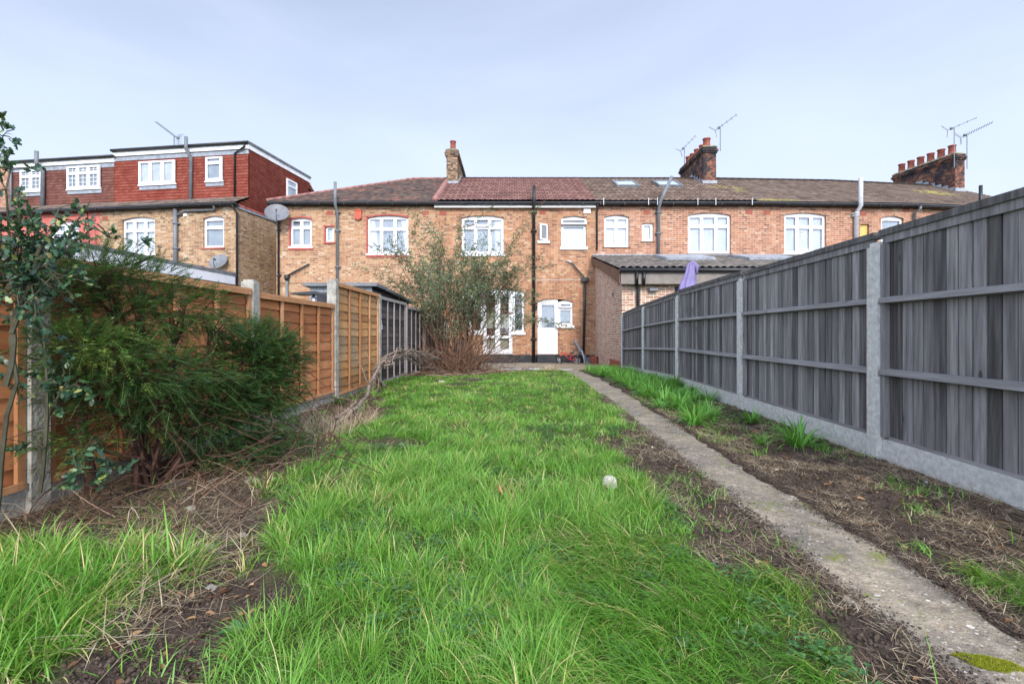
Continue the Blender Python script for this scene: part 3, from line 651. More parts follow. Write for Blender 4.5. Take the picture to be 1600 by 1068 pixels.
# French doors with side windows
fd = h.rect(754, 456, 801, 552); sl_ = h.rect(733, 456, 754, 519); sr_ = h.rect(801, 456, 819, 519)
h.holes.append([(sl_[0], sl_[2]), (fd[0], sl_[2]), (fd[0], fd[2]), (fd[1], fd[2]), (fd[1], sr_[2]), (sr_[1], sr_[2]), (sr_[1], fd[3])] + [(sr_[1]+(sl_[0]-sr_[1])*i/8, fd[3]+.12*(1-(2*i/8-1)**2)) for i in range(1, 8)] + [(sl_[0], fd[3])])
wo, pn = add_window(h, (fd[0], fd[1], fd[2], fd[3]), 0.0, (.5,), 0, 'dark', hole=False, sill=None, solid=True, fw=.07)
bpy.data.objects.remove(wo)
mb = MB(); mid = (fd[0]+fd[1])/2; hl = []
for a, b in ((fd[0]+.07, mid-.02), (mid+.02, fd[1]-.07)):
    zk = fd[2]+.62
    for c, d in ((fd[2]+.16, zk-.05), (zk+.05, fd[3]-.1)): hl.append([(a+.075, c), (b-.075, c), (b-.075, d), (a+.075, d)])
mb.plate([(fd[0]+.003, fd[2]+.003), (fd[1]-.003, fd[2]+.003), (fd[1]-.003, fd[3]+.11), (fd[0]+.003, fd[3]+.11)], hl, .06, .13)
for a, b in ((fd[0]+.07, mid-.006), (mid+.006, fd[1]-.07)):
    for q in ((a, a+.02, fd[2]+.06, fd[3]-.02), (b-.02, b, fd[2]+.06, fd[3]-.02), (a+.02, b-.02, fd[2]+.06, fd[2]+.08), (a+.02, b-.02, fd[3]-.04, fd[3]-.02)): mb.box(q[0], q[1], .045, .07, q[2], q[3])
door = h.part('french_doors', mb, 'white')
mb = MB()
for l in hl: mb.add([(p[0], .1, p[1]) for p in l], [(0, 1, 2, 3)])
mb.build('glass', M['glass'], door)
mb = MB(); mb.box(fd[0]+.08, fd[1]-.08, .2, .22, fd[2]+.95, fd[2]+1.5); mb.box(fd[0]+.08, fd[1]-.08, .2, .22, fd[2]+.1, fd[2]+.6); mb.build('blind', M['cream'], door)
mb = MB(); mb.box(fd[0]+.08, fd[1]-.08, .21, .23, fd[2]+.6, fd[2]+.95); mb.box(sl_[0]-.1, sr_[1]+.1, .5, .55, .1, fd[3]+.3); mb.build('curtain', M['curtaindark'], door)
mb = MB(); mb.box(mid+.03, mid+.055, .0, .045, fd[2]+1.0, fd[2]+1.03); mb.box(mid+.03, mid+.13, -.012, .0, fd[2]+1.0, fd[2]+1.025); mb.build('door_handle', M['metal'], door)
for q in (sl_, sr_): add_window(h, q, 0.08, (), 0, 'dark', hole=False, setb=.08, sillh=.09, sillp=.08, fw=.05)
# back door and its window in one arched opening
bd = h.rect(840, 471, 872, 553); bw = h.rect(872.3, 471, 895, 508)
h.holes.append([(bd[0], bd[2]), (bd[1], bd[2]), (bd[1], bw[2]), (bw[1], bw[2]), (bw[1], bd[3])]+[(bw[1]+(bd[0]-bw[1])*i/8, bd[3]+.10*(1-(2*i/8-1)**2)) for i in range(1, 8)]+[(bd[0], bd[3])])
mb = MB(); gl = (bd[0]+.15, bd[1]-.13, bd[2]+1.0, bd[3]-.12)
top = [(bd[1]-.003+(bd[0]+.006-bd[1])*i/5, bd[3]-.005+.10*(1-(2*(i/5*.58+.42)-1)**2)) for i in range(6)]
mb.plate([(bd[0]+.003, bd[2]+.003), (bd[1]-.003, bd[2]+.003)]+top, [[(gl[0], gl[2]), (gl[1], gl[2]), (gl[1], gl[3]), (gl[0], gl[3])]], .06, .13)
a, b, c, d = bd[0]+.06, bd[1]-.05, bd[2]+.03, bd[3]-.06
for q in ((a, a+.014, c, d), (b-.014, b, c, d), (a+.014, b-.014, d-.014, d), (gl[0]-.03, gl[0], gl[2]-.03, gl[3]+.03), (gl[1], gl[1]+.03, gl[2]-.03, gl[3]+.03), (gl[0], gl[1], gl[2]-.03, gl[2]), (gl[0], gl[1], gl[3], gl[3]+.03)): mb.box(q[0], q[1], .045, .07, q[2], q[3])
door = h.part('back_door', mb, 'white')
mb = MB(); mb.add([(gl[0], .1, gl[2]), (gl[1], .1, gl[2]), (gl[1], .1, gl[3]), (gl[0], .1, gl[3])], [(0, 1, 2, 3)]); mb.build('glass', M['glass'], door)
mb = MB(); vs = []
for i in range(25): uu = gl[0]-.02+(gl[1]-gl[0]+.04)*i/24; yy = .16+.012*math.sin(i*1.7); vs += [(uu, yy, gl[2]-.05), (uu, yy, gl[3]+.05)]
mb.add(vs, [(2*i, 2*i+2, 2*i+3, 2*i+1) for i in range(24)]); mb.build('lace_curtain', M['net'], door)
mb = MB(); mb.box(b-.05, b-.02, .0, .045, bd[2]+.95, bd[2]+1.12); mb.box(b-.17, b-.03, -.02, .0, bd[2]+1.04, bd[2]+1.065); mb.build('door_handle', M['metal'], door)
mb = MB(); mb.box(bd[0]-.02, bd[1]+.02, -.28, .13, 0, bd[2]-.01); h.part('door_step', mb, 'bitumen')
mb = MB(); mb.box(fd[0]-.03, fd[1]+.03, -.32, .13, 0, fd[2]-.02); h.part('door_step', mb, 'bitumen')
mb = MB(); mb.box(fd[0]-.05, fd[1]+.05, -.34, .1, fd[2]-.018, fd[2]-.001); h.part('door_sill', mb, 'concrete')
add_window(h, (bw[0], bw[1], bw[2], bw[3]-.02), .06, (), .28, 'net', hole=False, setb=.08, sillh=.10, sillp=.08, top_open=(1,), fw=.05)
shell(h, EZ-.08, 8)
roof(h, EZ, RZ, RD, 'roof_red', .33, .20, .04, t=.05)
ridge(h, [(.1, RD, RZ+.02), (h.w, RD, RZ+.02)], 'roof_red', .085)
ridge(h, [(.03, -.26, EZ+.06), (.03, RD-.2, RZ-.02)], 'ridgepink', .11)
gutter(h, EZ-.05, 0, h.w, fascia='whitepaint', fz=.24)
airbricks(h, [(848, 332)])
vent_pipe(h, 834, 293, None, 'black', .06)
# sleeve at the eaves is grey
u = h.u(933, -.1); pipe(h, [(u, -.24, EZ-.1), (u, -.22, EZ-.15), (u, -.07, EZ-.4), (u, -.07, 4.25)], .035, 'black', 'downpipe')
mb = MB(); u, z = h.u(917), h.z(330, 917); mb.box(u-.13, u+.13, -.06, -.001, z-.09, z+.09); mb.box(u-.1, u+.1, -.08, -.061, z-.06, z+.06); h.part('vent_cover', mb, 'white')
mb = MB(); mb.tube([(h.u(884), .02, h.z(408, 884)), (h.u(888), -.08, h.z(408, 888)), (h.u(893), -.1, h.z(411, 893))], .035, 8); h.part('waste_pipe', mb, 'palepipe', smooth=True)
mb = MB(); mb.tube([(h.u(892), -.1, h.z(410.5, 893)), (h.u(912), -.12, h.z(434, 912))], .03, 8)
ux, zx = h.u(914, -.12), h.z(436, 914); mb.box(ux-.13, ux+.13, -.2, -.02, zx-.10, zx+.05); mb.tube([(ux, -.11, zx-.1), (ux, -.11, zx-.17)], [.09, .05], 8); h.part('hopper', mb, 'black')
pipe(h, [(ux, -.11, zx-.15), (ux-.01, -.11, 2.2), (ux-.06, -.11, .05)], .048, 'black', 'downpipe')
mb = MB(); zz = h.z(437, 870); mb.box(h.u(838), h.u(908), -.008, .001, zz-.012, zz+.012); h.part('mortar_line', mb, 'concrete')
mb = MB(); zz = bd[2]-.03
for a, b in ((0.0, fd[0]-.035), (fd[1]+.035, bd[0]-.025), (bd[1]+.025, h.w-.02)): mb.box(a, b, -.012, .001, -.05, zz)
h.part('plinth', mb, 'bitumen')
mb = MB(); u, z = h.u(838), h.z(481, 838); mb.box(u-.03, u+.03, -.14, -.001, z-.03, z+.0); mb.tube([(u, -.12, z), (u, -.12, z+.09)], .03, 8); h.part('wall_lamp', mb, 'black')
c = chimney(h, .29-.0, 21.0-FY, 24.0-FY, EZ+(21-FY)*PITCH, .9+.22+(HZ-234)/FPX*21.0, .48, 'chim_y', [(3.2, .52, .13), (4.4, .30, .11), (5.2, .30, .11)], label='chimney of sooty yellow brick with a single tall near pot')
flashing(h, c, .29, .48, 21.0-FY, EZ+(21.0-FY+.24)*PITCH, PITCH, side=1)

# --- R1
h = House((3.13, FY), (9.16, FY), 'terraced house with two roof windows, brown tiled roof and lean-to extension behind', 'redb')
h3 = h
add_window(h, h.rect(944, 339, 983, 386), .08, (.5,), .30, 'blind', sill='brownboard', sillh=.03, sillp=.03, fw=.05)
add_window(h, h.rect(1003, 348.5, 1021, 377), 0, (), 0, 'blind', sill='brownboard', sillh=.04, sillp=.03, fw=.07)
add_window(h, h.rect(1075, 336, 1142, 396), .09, (.333, .667), .28, 'netlight', sill='brownboard', sillh=.035, sillp=.03, fw=.07)
airbricks(h, [(1010.5, 331.5), (1170, 331.5)])
M['_w'] = M['redb']; shell(h, EZ-.08, 8)
MT = math.tan(R(1.5))
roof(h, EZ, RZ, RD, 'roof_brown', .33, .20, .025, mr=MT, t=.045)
ridge(h, [(0, RD, RZ+.02), (h.w-.1, RD, RZ+.02)], 'roof_brown', .08)
gutter(h, EZ-.045, 0, h.w+.05)
vent_pipe(h, 1029, 277, 402, 'greypipe', .062, tilt=1052)
mb = MB()
for px in (943, 1013, 1027, 1090, 1118, 1175): u = h.u(px, -.3); mb.box(u-.012, u+.012, -.335, -.31, EZ-.14, EZ+.12)
h.part('gutter_strap', mb, 'palepipe')
for (pa, pb) in ((958, 995), (1022, 1062)):
    dd = 2.6; y_a, y_b = 2.1, 3.2; za = EZ+(y_a+.24)*PITCH; zb = EZ+(y_b+.24)*PITCH
    ua = h.u(pa+2, dd); ub = h.u(pb, dd); n = Vector((0, -PITCH, 1)).normalized()
    def pt(u, k, o): return Vector((u, y_a+(y_b-y_a)*k, za+(zb-za)*k))+n*o
    mb = MB(); e = .09
    for (a0, a1, k0, k1) in ((ua, ua+e, 0, 1), (ub-e, ub, 0, 1), (ua+e, ub-e, 0, .12), (ua+e, ub-e, .88, 1)):
        mb.hexa([pt(a, k, o) for a in (a0, a1) for k in (k0, k1) for o in (.02, .13)])
    rl = h.part('roof_window', mb, 'felt'); mb = MB(); mb.add([pt(ua+e, .1, .10), pt(ub-e, .1, .10), pt(ub-e, .9, .10), pt(ua+e, .9, .10)], [(0, 1, 2, 3)]); mb.build('glass', M['skyglass'] if 'skyglass' in M else M['metal'], rl)
Yn = 21.1; uc = (1109-800)/FPX*Yn-3.13
c = chimney(h, uc, Yn-FY, Yn+2.9-FY, EZ+(Yn-FY)*PITCH, 1.12+(HZ-229)/FPX*Yn, .56, 'chim_r', [(3.25, .48, .16), (3.8, .40, .12), (4.35, .42, .14), (4.9, .42, .13), (5.4, .46, .15)], label='sooty red brick chimney stack with a row of clay pots')
flashing(h, c, uc, .56, Yn-FY, EZ+(Yn-FY+.24)*PITCH, PITCH, side=-1)

# --- R2
B2 = (9.16+6.1*math.cos(R(3)), FY+6.1*math.sin(R(3)))
h = House((9.16, FY), B2, 'terraced house with pale grey soil pipe and large three-light upper window beyond the grey fence', 'redb')
h4 = h
add_window(h, h.rect(1225.5, 336, 1291, 396), .09, (.333, .667), .30, 'netlight', sill='whitepaint', sillh=.03, sillp=.03, fw=.07)
wq = h.rect(1225.5, 336, 1291, 396); uc_, zc_ = h.u(1255), h.z(363, 1255); mb = MB()
hp = [(16*math.sin(t)**3/16*.115, (13*math.cos(t)-5*math.cos(2*t)-2*math.cos(3*t)-math.cos(4*t))/16*.115) for t in [2*math.pi*i/24 for i in range(25)]]
mb.tube([(uc_+p[0], .115, zc_+p[1]) for p in hp], .012, 5); h.part('hanging_heart', mb, 'white')
fc = bpy.data.curves.new('letters', 'FONT'); fc.body = 'HOME'; fc.size = .17; fc.extrude = .006; fo = bpy.data.objects.new('letters_tmp', fc); COL.objects.link(fo)
bpy.context.view_layer.update(); me = bpy.data.meshes.new_from_object(fo.evaluated_get(bpy.context.evaluated_depsgraph_get())); bpy.data.objects.remove(fo)
lo = finish('window_letters', me, M['white'], h.root); lo.rotation_euler = (R(90), 0, 0); lo.location = (h.u(1248.5), .118, wq[2]+.10)
add_window(h, h.rect(1344, 350, 1358, 372), 0, (), 0, 'yellowboard', frame='yellowboard', sill=None, fw=.03, solid=True)
add_window(h, h.rect(1377, 341, 1412, 386), .09, (), .62, 'net', sill='whitepaint', sillh=.03, sillp=.03, fw=.06)
airbricks(h, [(1198, 331.5), (1349, 334), (1416, 328)])
shell(h, EZ-.08, 8)
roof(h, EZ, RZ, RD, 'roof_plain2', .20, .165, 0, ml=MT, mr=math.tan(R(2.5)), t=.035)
ridge(h, [(.1, RD, RZ+.02), (h.w-.15, RD, RZ+.02)], 'roof_plain', .08)
gutter(h, EZ-.045, 0, h.w+.05)
vent_pipe(h, 1338, 281, 430, 'palepipe', .075)
# --- R3
B3 = (B2[0]+6.3*math.cos(R(8)), B2[1]+6.3*math.sin(R(8)))
h = House(B2, B3, 'farthest right terraced house, its eaves just showing over the grey fence', 'redb')
h5 = h
add_window(h, h.rect(1446, 341, 1470, 386), .08, (.5,), .3, 'net', sill='whitepaint')
shell(h, EZ-.08, 8)
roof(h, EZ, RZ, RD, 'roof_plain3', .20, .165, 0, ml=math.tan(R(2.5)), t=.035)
ridge(h, [(.15, RD, RZ+.02), (h.w, RD, RZ+.02)], 'roof_plain', .08)
gutter(h, EZ-.045, 0, h.w)
u = h.u(1429, -.1); pipe(h, [(u+.05, -.3, EZ-.1), (u+.03, -.3, EZ-.2), (u+.03, -.08, EZ-.3), (u+.03, -.08, 1)], .045, 'greypipe', 'downpipe')
u = h.u(1531, -.3); mb = MB(); mb.tube([(u, -.33, EZ-.4), (u, -.33, h.z(290, 1531, -.3))], .06, 10); h.part('soil_pipe', mb, 'black', smooth=True)
dpt = 2.9; uc = h.u(1500, dpt)
zt_ = h.z(240, 1500, dpt)
c = chimney(h, uc, dpt, dpt+3.1, EZ+dpt*PITCH, zt_, .50, 'chim_r', [(dpt+.35+i*.5, .50, .15) for i in range(6)], label='red brick chimney stack with six clay pots in a row')
flashing(h, c, uc, .50, dpt, EZ+(dpt+.24)*PITCH, PITCH, side=-1, n=6)

# --- left pair of houses with dormers (street bends away)
PA = Vector((-10.4, 18.3)); dl = Vector((-.99, .143)).normalized()
P6 = PA+dl*6.0; P12 = PA+dl*12.2; DD = .62
LEZ = 6.05
def dormer(h, top, mat, u0, u1, winds, fasc=.17, whitef=True, back=4.75):
    zb = LEZ+(DD+.24)*.50-.08
    d = course_surface('dormer', (0, DD, zb), (1, 0, 0), (0, 0, 1), (0, -1, 0), lambda v: u0, lambda v: u1, top-.42-zb, .115, .034, .165, 0, M[mat], h.root, .4)
    mb = MB(); mb.box(u0+.0, u1, DD+.02, back, zb-.3, top-.12); mb.build('cheek', M[mat], d)
    mb = MB(); mb.box(u0-.02, u1+.06, DD-.10, DD+.018, top-.24, top-.06); mb.build('fascia', M['whitepaint'], d)
    mb = MB(); mb.box(u0-.02, u1+.02, DD-.04, DD+.018, top-.42, top-.245); mb.build('lead_apron', M['lead'], d)
    mb = MB(); mb.box(u0-.03, u1+.12, DD-.14, back+.1, top-.055, top+.03); mb.build('flat_roof', M['felt'], d)
    mb = MB(); mb.tube([(u0, DD-.17, top-.02), (u1+.1, DD-.17, top-.02)], .055, 8); mb.build('gutter', M['black'], d, True)
    return d
h = House(P6, PA, 'end terraced house with bright red tile-hung dormer and tile-hung gable', 'stock_left'); hL = h
add_window(h, h.rect(190.5, 343, 242, 398), .10, (.333, .667), .30, 'blind', sillh=.05)
add_window(h, h.rect(317, 341, 350, 387), .09, (), .30, 'net', sill='redpaint', sillh=.05)
M['_w'] = M['stock_left']; shell(h, LEZ-.1, 8.6)
top1 = h.z(224, 385, DD)
d = dormer(h, top1, 'hang_red', .0, h.w, None)
for r_, cl, tr in (((219, 252, 275, 288), (.333, .667), 0), ((323, 246, 349, 283), (), .26)):
    q = h.rect(*r_, dep=DD-.05); wo, _ = add_window(h, q, 0, cl, tr, 'netlight' if tr == 0 else 'net', dep=DD, setb=-.13, hole=False, sillh=.05, sillp=.12, fw=.06)
    mb = MB(); mb.box(q[0]-.03, q[1]+.03, DD-.07, DD-.045, q[2]-.2, q[2]-.06); mb.build('lead_apron', M['lead'], wo)
# gable, tile hung, on the flank
gz = LEZ-.1
def fl(y, z): return z
GH = top1-.15-gz
g = course_surface('gable', (h.w+.012, 0, gz), (0, 1, 0), (0, 0, 1), (1, 0, 0), lambda v: min(DD, max(0, (v-.12)/.5)) if v < .5 else DD, lambda v: 4.75+(GH-v)*1.12, GH, .115, .034, .165, 0, M['hang_red'], h.root, .3)
mb = MB(); mb.add([(h.w+.0, 0, gz), (h.w, DD, gz+.4), (h.w, DD, gz+GH), (h.w, 4.75, gz+GH), (h.w, 8.2, gz)], [(0, 1, 2, 3, 4)]); mb.build('gable_backing', M['hang_red'], g)
mb = MB(); mb.box(h.w+.03, h.w+.075, DD-.1, 4.75, top1-.25, top1-.056)
mb.hexa([(h.w+.03, 4.75, top1-.25), (h.w+.03, 4.75, top1-.03), (h.w+.03, 8.3, gz-.1), (h.w+.03, 8.3, gz+.15), (h.w+.08, 4.75, top1-.25), (h.w+.08, 4.75, top1-.03), (h.w+.08, 8.3, gz-.1), (h.w+.08, 8.3, gz+.15)])
mb.build('bargeboard', M['whitepaint'], g)
mb = MB(); mb.box(h.w+.0, h.w+.04, 0, 8, gz-.09, gz+.0); mb.build('lead_strip', M['lead'], g)
# small flank window (local frame: placed with its own plate on the flank)
def flank_at(px, y_px):
    k = (px-800)/FPX; bd_ = Vector((-h.d.y, h.d.x)); s_ = (k*PA.y-PA.x)/(bd_.x-k*bd_.y); return s_, EYE+(HZ-y_px)/FPX*(PA.y+bd_.y*s_)-h.z0
sa, za = flank_at(446, 283); sb, zb = flank_at(462, 312); z_a2 = flank_at(446, 312)[1]
mb = MB(); T = lambda x, y, z: (h.w+.09-y, x, z); zt = z_a2+.95; zm = zt-.30
mb.plate([(sa, z_a2), (sb, z_a2), (sb, zt), (sa, zt)], [[(sa+.07, z_a2+.07), (sb-.07, z_a2+.07), (sb-.07, zm-.03), (sa+.07, zm-.03)], [(sa+.07, zm+.03), (sb-.07, zm+.03), (sb-.07, zt-.07), (sa+.07, zt-.07)]], 0, .09, T)
wo = mb.build('window', M['white'], h.root); mb = MB(); mb.add([(h.w+.06, sa+.03, z_a2+.03), (h.w+.06, sb-.03, z_a2+.03), (h.w+.06, sb-.03, zt-.03), (h.w+.06, sa+.03, zt-.03)], [(0, 1, 2, 3)]); mb.build('glass', M['net'], wo)
# roof strip below the dormer
def strip(h, u0, u1):
    course_surface('roof', (0, -.24, LEZ), (1, 0, 0), Vector((0, 1, .5)).normalized(), Vector((0, -.5, 1)).normalized(), lambda v: u0, lambda v: u1, .98, .14, .02, .165, 0, M['roof_plain'], h.root, .3)
    mb = MB(); mb.add([(u0, 4.7, 8.0), (u1, 4.7, 8.0), (u1, 8.8, LEZ-.1), (u0, 8.8, LEZ-.1)], [(0, 1, 2, 3)]); mb.build('roof_slope', M['roof_plain'], h.root)
strip(h, 0, h.w+.12)
gutter(h, LEZ-.05, 0, h.w+.1)
u = h.u(274, -.1); pipe(h, [(u, -.1, LEZ-.15), (u, -.1, 3.4)], .075, 'greypipe', 'soil_pipe', [(u, -.1, LEZ-.7), (u, -.1, 4.4)])
mb = MB(); u2 = h.u(337, -.1); z_ = h.z(330, 300); mb.tube([(u2, -.2, z_+.12), (u2-.05, -.1, z_), (u+.35, -.1, z_-.0), (u, -.1, z_-.2)], .04, 8); h.part('waste_pipe', mb, 'greypipe', smooth=True)
u = h.u(297, DD-.2); mb = MB(); mb.tube([(u-.05, DD-.12, LEZ+.35), (u-.05, DD-.1, top1-.5), (u-.09, DD-.3, top1-.2), (u-.09, DD-.3, top1+.28)], .065, 8); h.part('soil_pipe', mb, 'greypipe', smooth=True)
ua, ub = h.u(383, DD-.1), h.u(366, DD-.1); mb = MB(); mb.tube([(ua, DD-.17, top1-.08), (ua, DD-.15, top1-.18), (ub, DD-.08, top1-.4), (ub, DD-.08, LEZ+.4)], .038, 8); h.part('downpipe', mb, 'black', smooth=True)
mb = MB(); u = h.w-.04; mb.tube([(u, -.22, LEZ-.1), (u, -.2, LEZ-.2), (u+.07, -.06, LEZ-.35), (u+.07, -.06, .1)], .04, 8); h.part('downpipe', mb, 'black', smooth=True)
mb = MB(); u, z = h.u(290), h.z(336, 290); mb.box(u-.07, u+.07, -.04, -.001, z-.06, z+.06); h.part('vent_cover', mb, 'white')
airbricks(h, [(164, 341)])
# --- L2
h = House(P12, P6, 'salmon pink painted terraced house with brown tile-hung dormer', 'pinkpaint'); hL2 = h
add_window(h, h.rect(78, 349, 123, 390), .08, (.5,), .32, 'net', bars=True, sill='whitepaint')
M['_w'] = M['pinkpaint']; shell(h, LEZ-.1, 8.6)
top2 = top1-.22; u0 = h.u(16, DD)
d = dormer(h, top2, 'hang_brown', u0, h.w-.012, None)
for r_, cl in (((34, 266, 68, 299), (.5,)), ((107, 260, 158, 295), (.333, .667))):
    q = h.rect(*r_, dep=DD-.05); wo, _ = add_window(h, q, 0, cl, .32 if len(cl) == 2 else .32, 'net', dep=DD, setb=-.13, hole=False, sillh=.05, sillp=.12, fw=.06, bars=True)
    mb = MB(); mb.box(q[0]-.03, q[1]+.03, DD-.07, DD-.045, q[2]-.2, q[2]-.06); mb.build('lead_apron', M['lead'], wo)
strip(h, -.1, h.w-.005)
gutter(h, LEZ-.05, 0, h.w)
u = h.u(62, DD-.2); mb = MB(); mb.tube([(u+.06, DD-.14, LEZ+.3), (u+.06, DD-.12, top2-.45), (u, DD-.32, top2-.2), (u, DD-.32, top2+.3)], .075, 8); h.part('soil_pipe', mb, 'greypipe', smooth=True)
u = h.u(17, DD-.1); mb = MB(); mb.tube([(u, DD-.1, top2-.3), (u, DD-.1, LEZ+.3)], .04, 8); h.part('downpipe', mb, 'greypipe', smooth=True)
airbricks(h, [(146, 342)])
mb = MB(); uc = h.u(2, 2.6); mb.box(uc-.35, uc+.35, 2.6, 5.0, LEZ, h.z(262, 2, 2.6)); c = h.part('chimney', mb, 'redb'); 
mb = MB(); zt_ = h.z(262, 2, 2.6); mb.box(uc-.4, uc+.4, 2.5, 5.1, zt_, zt_+.1); mb.build('capping', M['capping'], c)
mb = MB(); mb.tube([(h.u(137), -.012, LEZ-.1), (h.u(139), -.012, 5.2), (h.u(141), -.012, 4.2), (h.u(142), -.012, 2)], .012, 5); h.part('cable', mb, 'black')
# flat-roofed extension on the left house
ex = thing('extension', 'flat roofed single-storey brick extension with long white fascia beyond the orange fence', 'extension', (-10.45, 18.2, -.2))
def exl(x, y, z): return (x+10.45, y-18.2, z+.2)
Dm = Matrix(((1, .05, 0, 0), (0, 1, 0, 0), (0, 0, 1, 0), (0, 0, 0, 1)))
zt = EYE+(HZ-436)/FPX*18.0
mb = MB(); mb.box(-5.2, 0, -6.6, -.2, 0, zt+.0, Mx=Dm); mb.build('wall', M['stock_left'], ex)
mb = MB(); mb.box(-5.3, .09, -6.72, -.1, zt+.002, zt+.31, Mx=Dm); mb.build('fascia', M['blind'], ex)
mb = MB(); mb.box(-5.36, .10, -6.78, -.05, zt+.312, zt+.44, Mx=Dm); mb.build('roof', M['felt'], ex)

# --- rear lean-to extension on R1
EX0, EX1, EYF = 3.13, 10.7, 13.75
ex = thing('extension', 'lean-to brick extension with dark corrugated roof and brown fascia beside the grey fence', 'extension', (EX0, EYF, -.2))
fz_ = EYE+(HZ-421)/FPX*EYF+.2; bz_ = EYE+(HZ-402)/FPX*FY+.2; dp = FY-EYF
mb = MB(); Wd = EX1-EX0
mb.plate([(0, 0), (Wd, 0), (Wd, fz_-.25), (0, fz_-.25)], [], .0, .0)
mb.add([(0, 0, 0), (0, dp, 0), (0, dp, bz_-.25), (0, 0, fz_-.25)], [(0, 1, 2, 3)]); mb.add([(Wd, 0, 0), (Wd, dp, 0), (Wd, dp, bz_-.25), (Wd, 0, fz_-.25)], [(0, 1, 2, 3)])
mb.build('wall', M['ext'], ex)
mb = MB(); mb.box(-.012, -.002, -.01, 1.7, 0, .30); mb.build('plinth', M['airbrick'], ex)
sl = Vector((0, dp-.05+.35, bz_-fz_+.05)); Ls = sl.length; V = sl.normalized(); Nn = Vector((0, -V.z, V.y))
course_surface('roof', (-.15, -.35, fz_-.02), (1, 0, 0), V, Nn, lambda v: 0, lambda v: Wd+.3, Ls, .45, .02, .2, .05, M['ext_roof'], ex, .04)
mb = MB(); pv = V.z/V.y
mb.box(-.12, Wd+.1, -.30, -.26, fz_-.44, fz_-.10); mb.build('fascia', M['brownfascia'], ex)
mb = MB(); mb.hexa([(-.14, -.30, fz_-.42), (-.14, -.30, fz_-.06), (-.14, dp-.02, fz_-.42+pv*(dp+.3)+.12), (-.14, dp-.02, fz_-.06+pv*(dp+.3)), (-.10, -.30, fz_-.42), (-.10, -.30, fz_-.06), (-.10, dp-.02, fz_-.42+pv*(dp+.3)+.12), (-.10, dp-.02, fz_-.06+pv*(dp+.3))]); mb.build('bargeboard', M['brownboard'], ex)
mb = MB(); mb.box(-.1, Wd, -.26, 0, fz_-.43, fz_-.40); mb.build('soffit', M['brownboard'], ex)
mb = MB(); mb.tube([(-.15, -.38, fz_-.06), (Wd+.1, -.38, fz_-.06)], .06, 8); mb.build('gutter', M['black'], ex, True)
mb = MB(); mb.box(-.1, Wd, dp-.1, dp-.005, bz_-.02, bz_+.10); mb.build('flashing', M['lead'], ex)
for (ua, ub) in ((1.9, 3.5), (4.6, 6.2)):
    mb = MB()
    mb.hexa([tuple(Vector((a, -.35, fz_-.02))+V*k+Nn*o) for a in (ua, ub) for k in (2.4, 3.9) for o in (.05, .14)]); mb.build('roof_light', M['lead'], ex)
def exu(px): return (px-800)/FPX*(EYF-.1)-EX0
def exz(py): return EYE+(HZ-py)/FPX*(EYF-.1)+.2
mb = MB(); a, b = exu(991.5), exu(1000); z1 = exz(441)
mb.tube([(a, -.36, fz_-.1), (a, -.34, fz_-.45), (a, -.2, z1+.15), ((a+b)/2, -.1, z1), ((a+b)/2+.03, -.08, z1-.2), ((a+b)/2+.03, -.08, .1)], .048, 8)
mb.tube([(b+.04, -.36, fz_-.12), (b+.04, -.34, fz_-.45), (b+.02, -.2, z1+.15), ((a+b)/2+.02, -.1, z1+.02)], .048, 8); mb.build('downpipe', M['black'], ex, True)
mb = MB(); u = exu(1021); z = exz(452); Mx = Matrix.Translation((u, -.12, z)) @ Matrix.Rotation(R(-25), 4, 'X'); mb.box(-.12, .12, -.03, .03, -.06, .06, Mx=Mx); mb.box(u-.03, u+.03, -.1, -.001, z-.04, z-.0); mb.build('floodlight', M['greypipe'], ex)
mb = MB(); mb.box(exu(1056), exu(1090), -.02, -.001, 1.2, exz(447)); mb.build('window', M['dark'], ex)
mb = MB(); mb.box(-.02, -.001, 1.15, 1.22, 2.25, 2.37); mb.build('vent', M['dark'], ex)

# ------------------------------------------------------------------ aerials and dishes (things of their own)
def yagi(name, label, base, mast_top, tip, n=8, el=.22, mat='aerialmetal', r=.014, dense=False):
    t = thing(name, label, 'aerial', base, 0, 'roof aerials'); b = Vector(base)
    mb = MB(b); mb.tube([b, mast_top], r*1.4, 6); mb.build('mast', M[mat], t)
    a = Vector(mast_top); e = Vector(tip); d = (e-a).normalized(); s0 = a-d*.25; side = Vector((d.y, -d.x, 0))
    if side.length < .2: side = Vector((0, 1, 0))
    side.normalize(); up = side.cross(d)
    mb = MB(b); mb.tube([s0, e], r*.8, 6)
    for i in range(n):
        c = s0.lerp(e, .12+.86*i/(n-1)); k = el*(1-.35*i/n); mb.tube([c-side*k-up*k*.3, c+side*k+up*k*.3], r*.55, 4)
    mb.build('boom', M[mat], t)
    mb = MB(b)
    for k in (-1, 1):
        for j in range(4): q = s0+up*k*(.05+.07*j)-d*.03*j; mb.tube([q-side*el*.9, q+side*el*.9], r*.5, 4)
        mb.tube([s0+up*k*.02, s0+up*k*.3-d*.1], r*.6, 4)
    mb.box(s0.x-.05+.25*d.x, s0.x+.05+.25*d.x, s0.y-.04, s0.y+.04, s0.z-.04+.25*d.z, s0.z+.05+.25*d.z)
    mb.build('reflector', M[mat], t)
    return t
yagi('aerial', 'long many-element aerial on the flat roof above the red dormer', W(272, 231, 21), W(272, 212, 21), W(243, 190, 20), 14, .16)
yagi('aerial', 'lower left aerial on thin mast behind the chimney near the middle of the terrace', W(1069.5, 272, 23.6), W(1069.5, 230, 23.6), W(1087, 212, 23.2), 5, .10)
yagi('aerial', 'taller aerial pointing right above the red chimney near the middle of the terrace', W(1125.5, 236, 21.1), W(1125.5, 198, 21.1), W(1151, 179, 20.8), 5, .12)
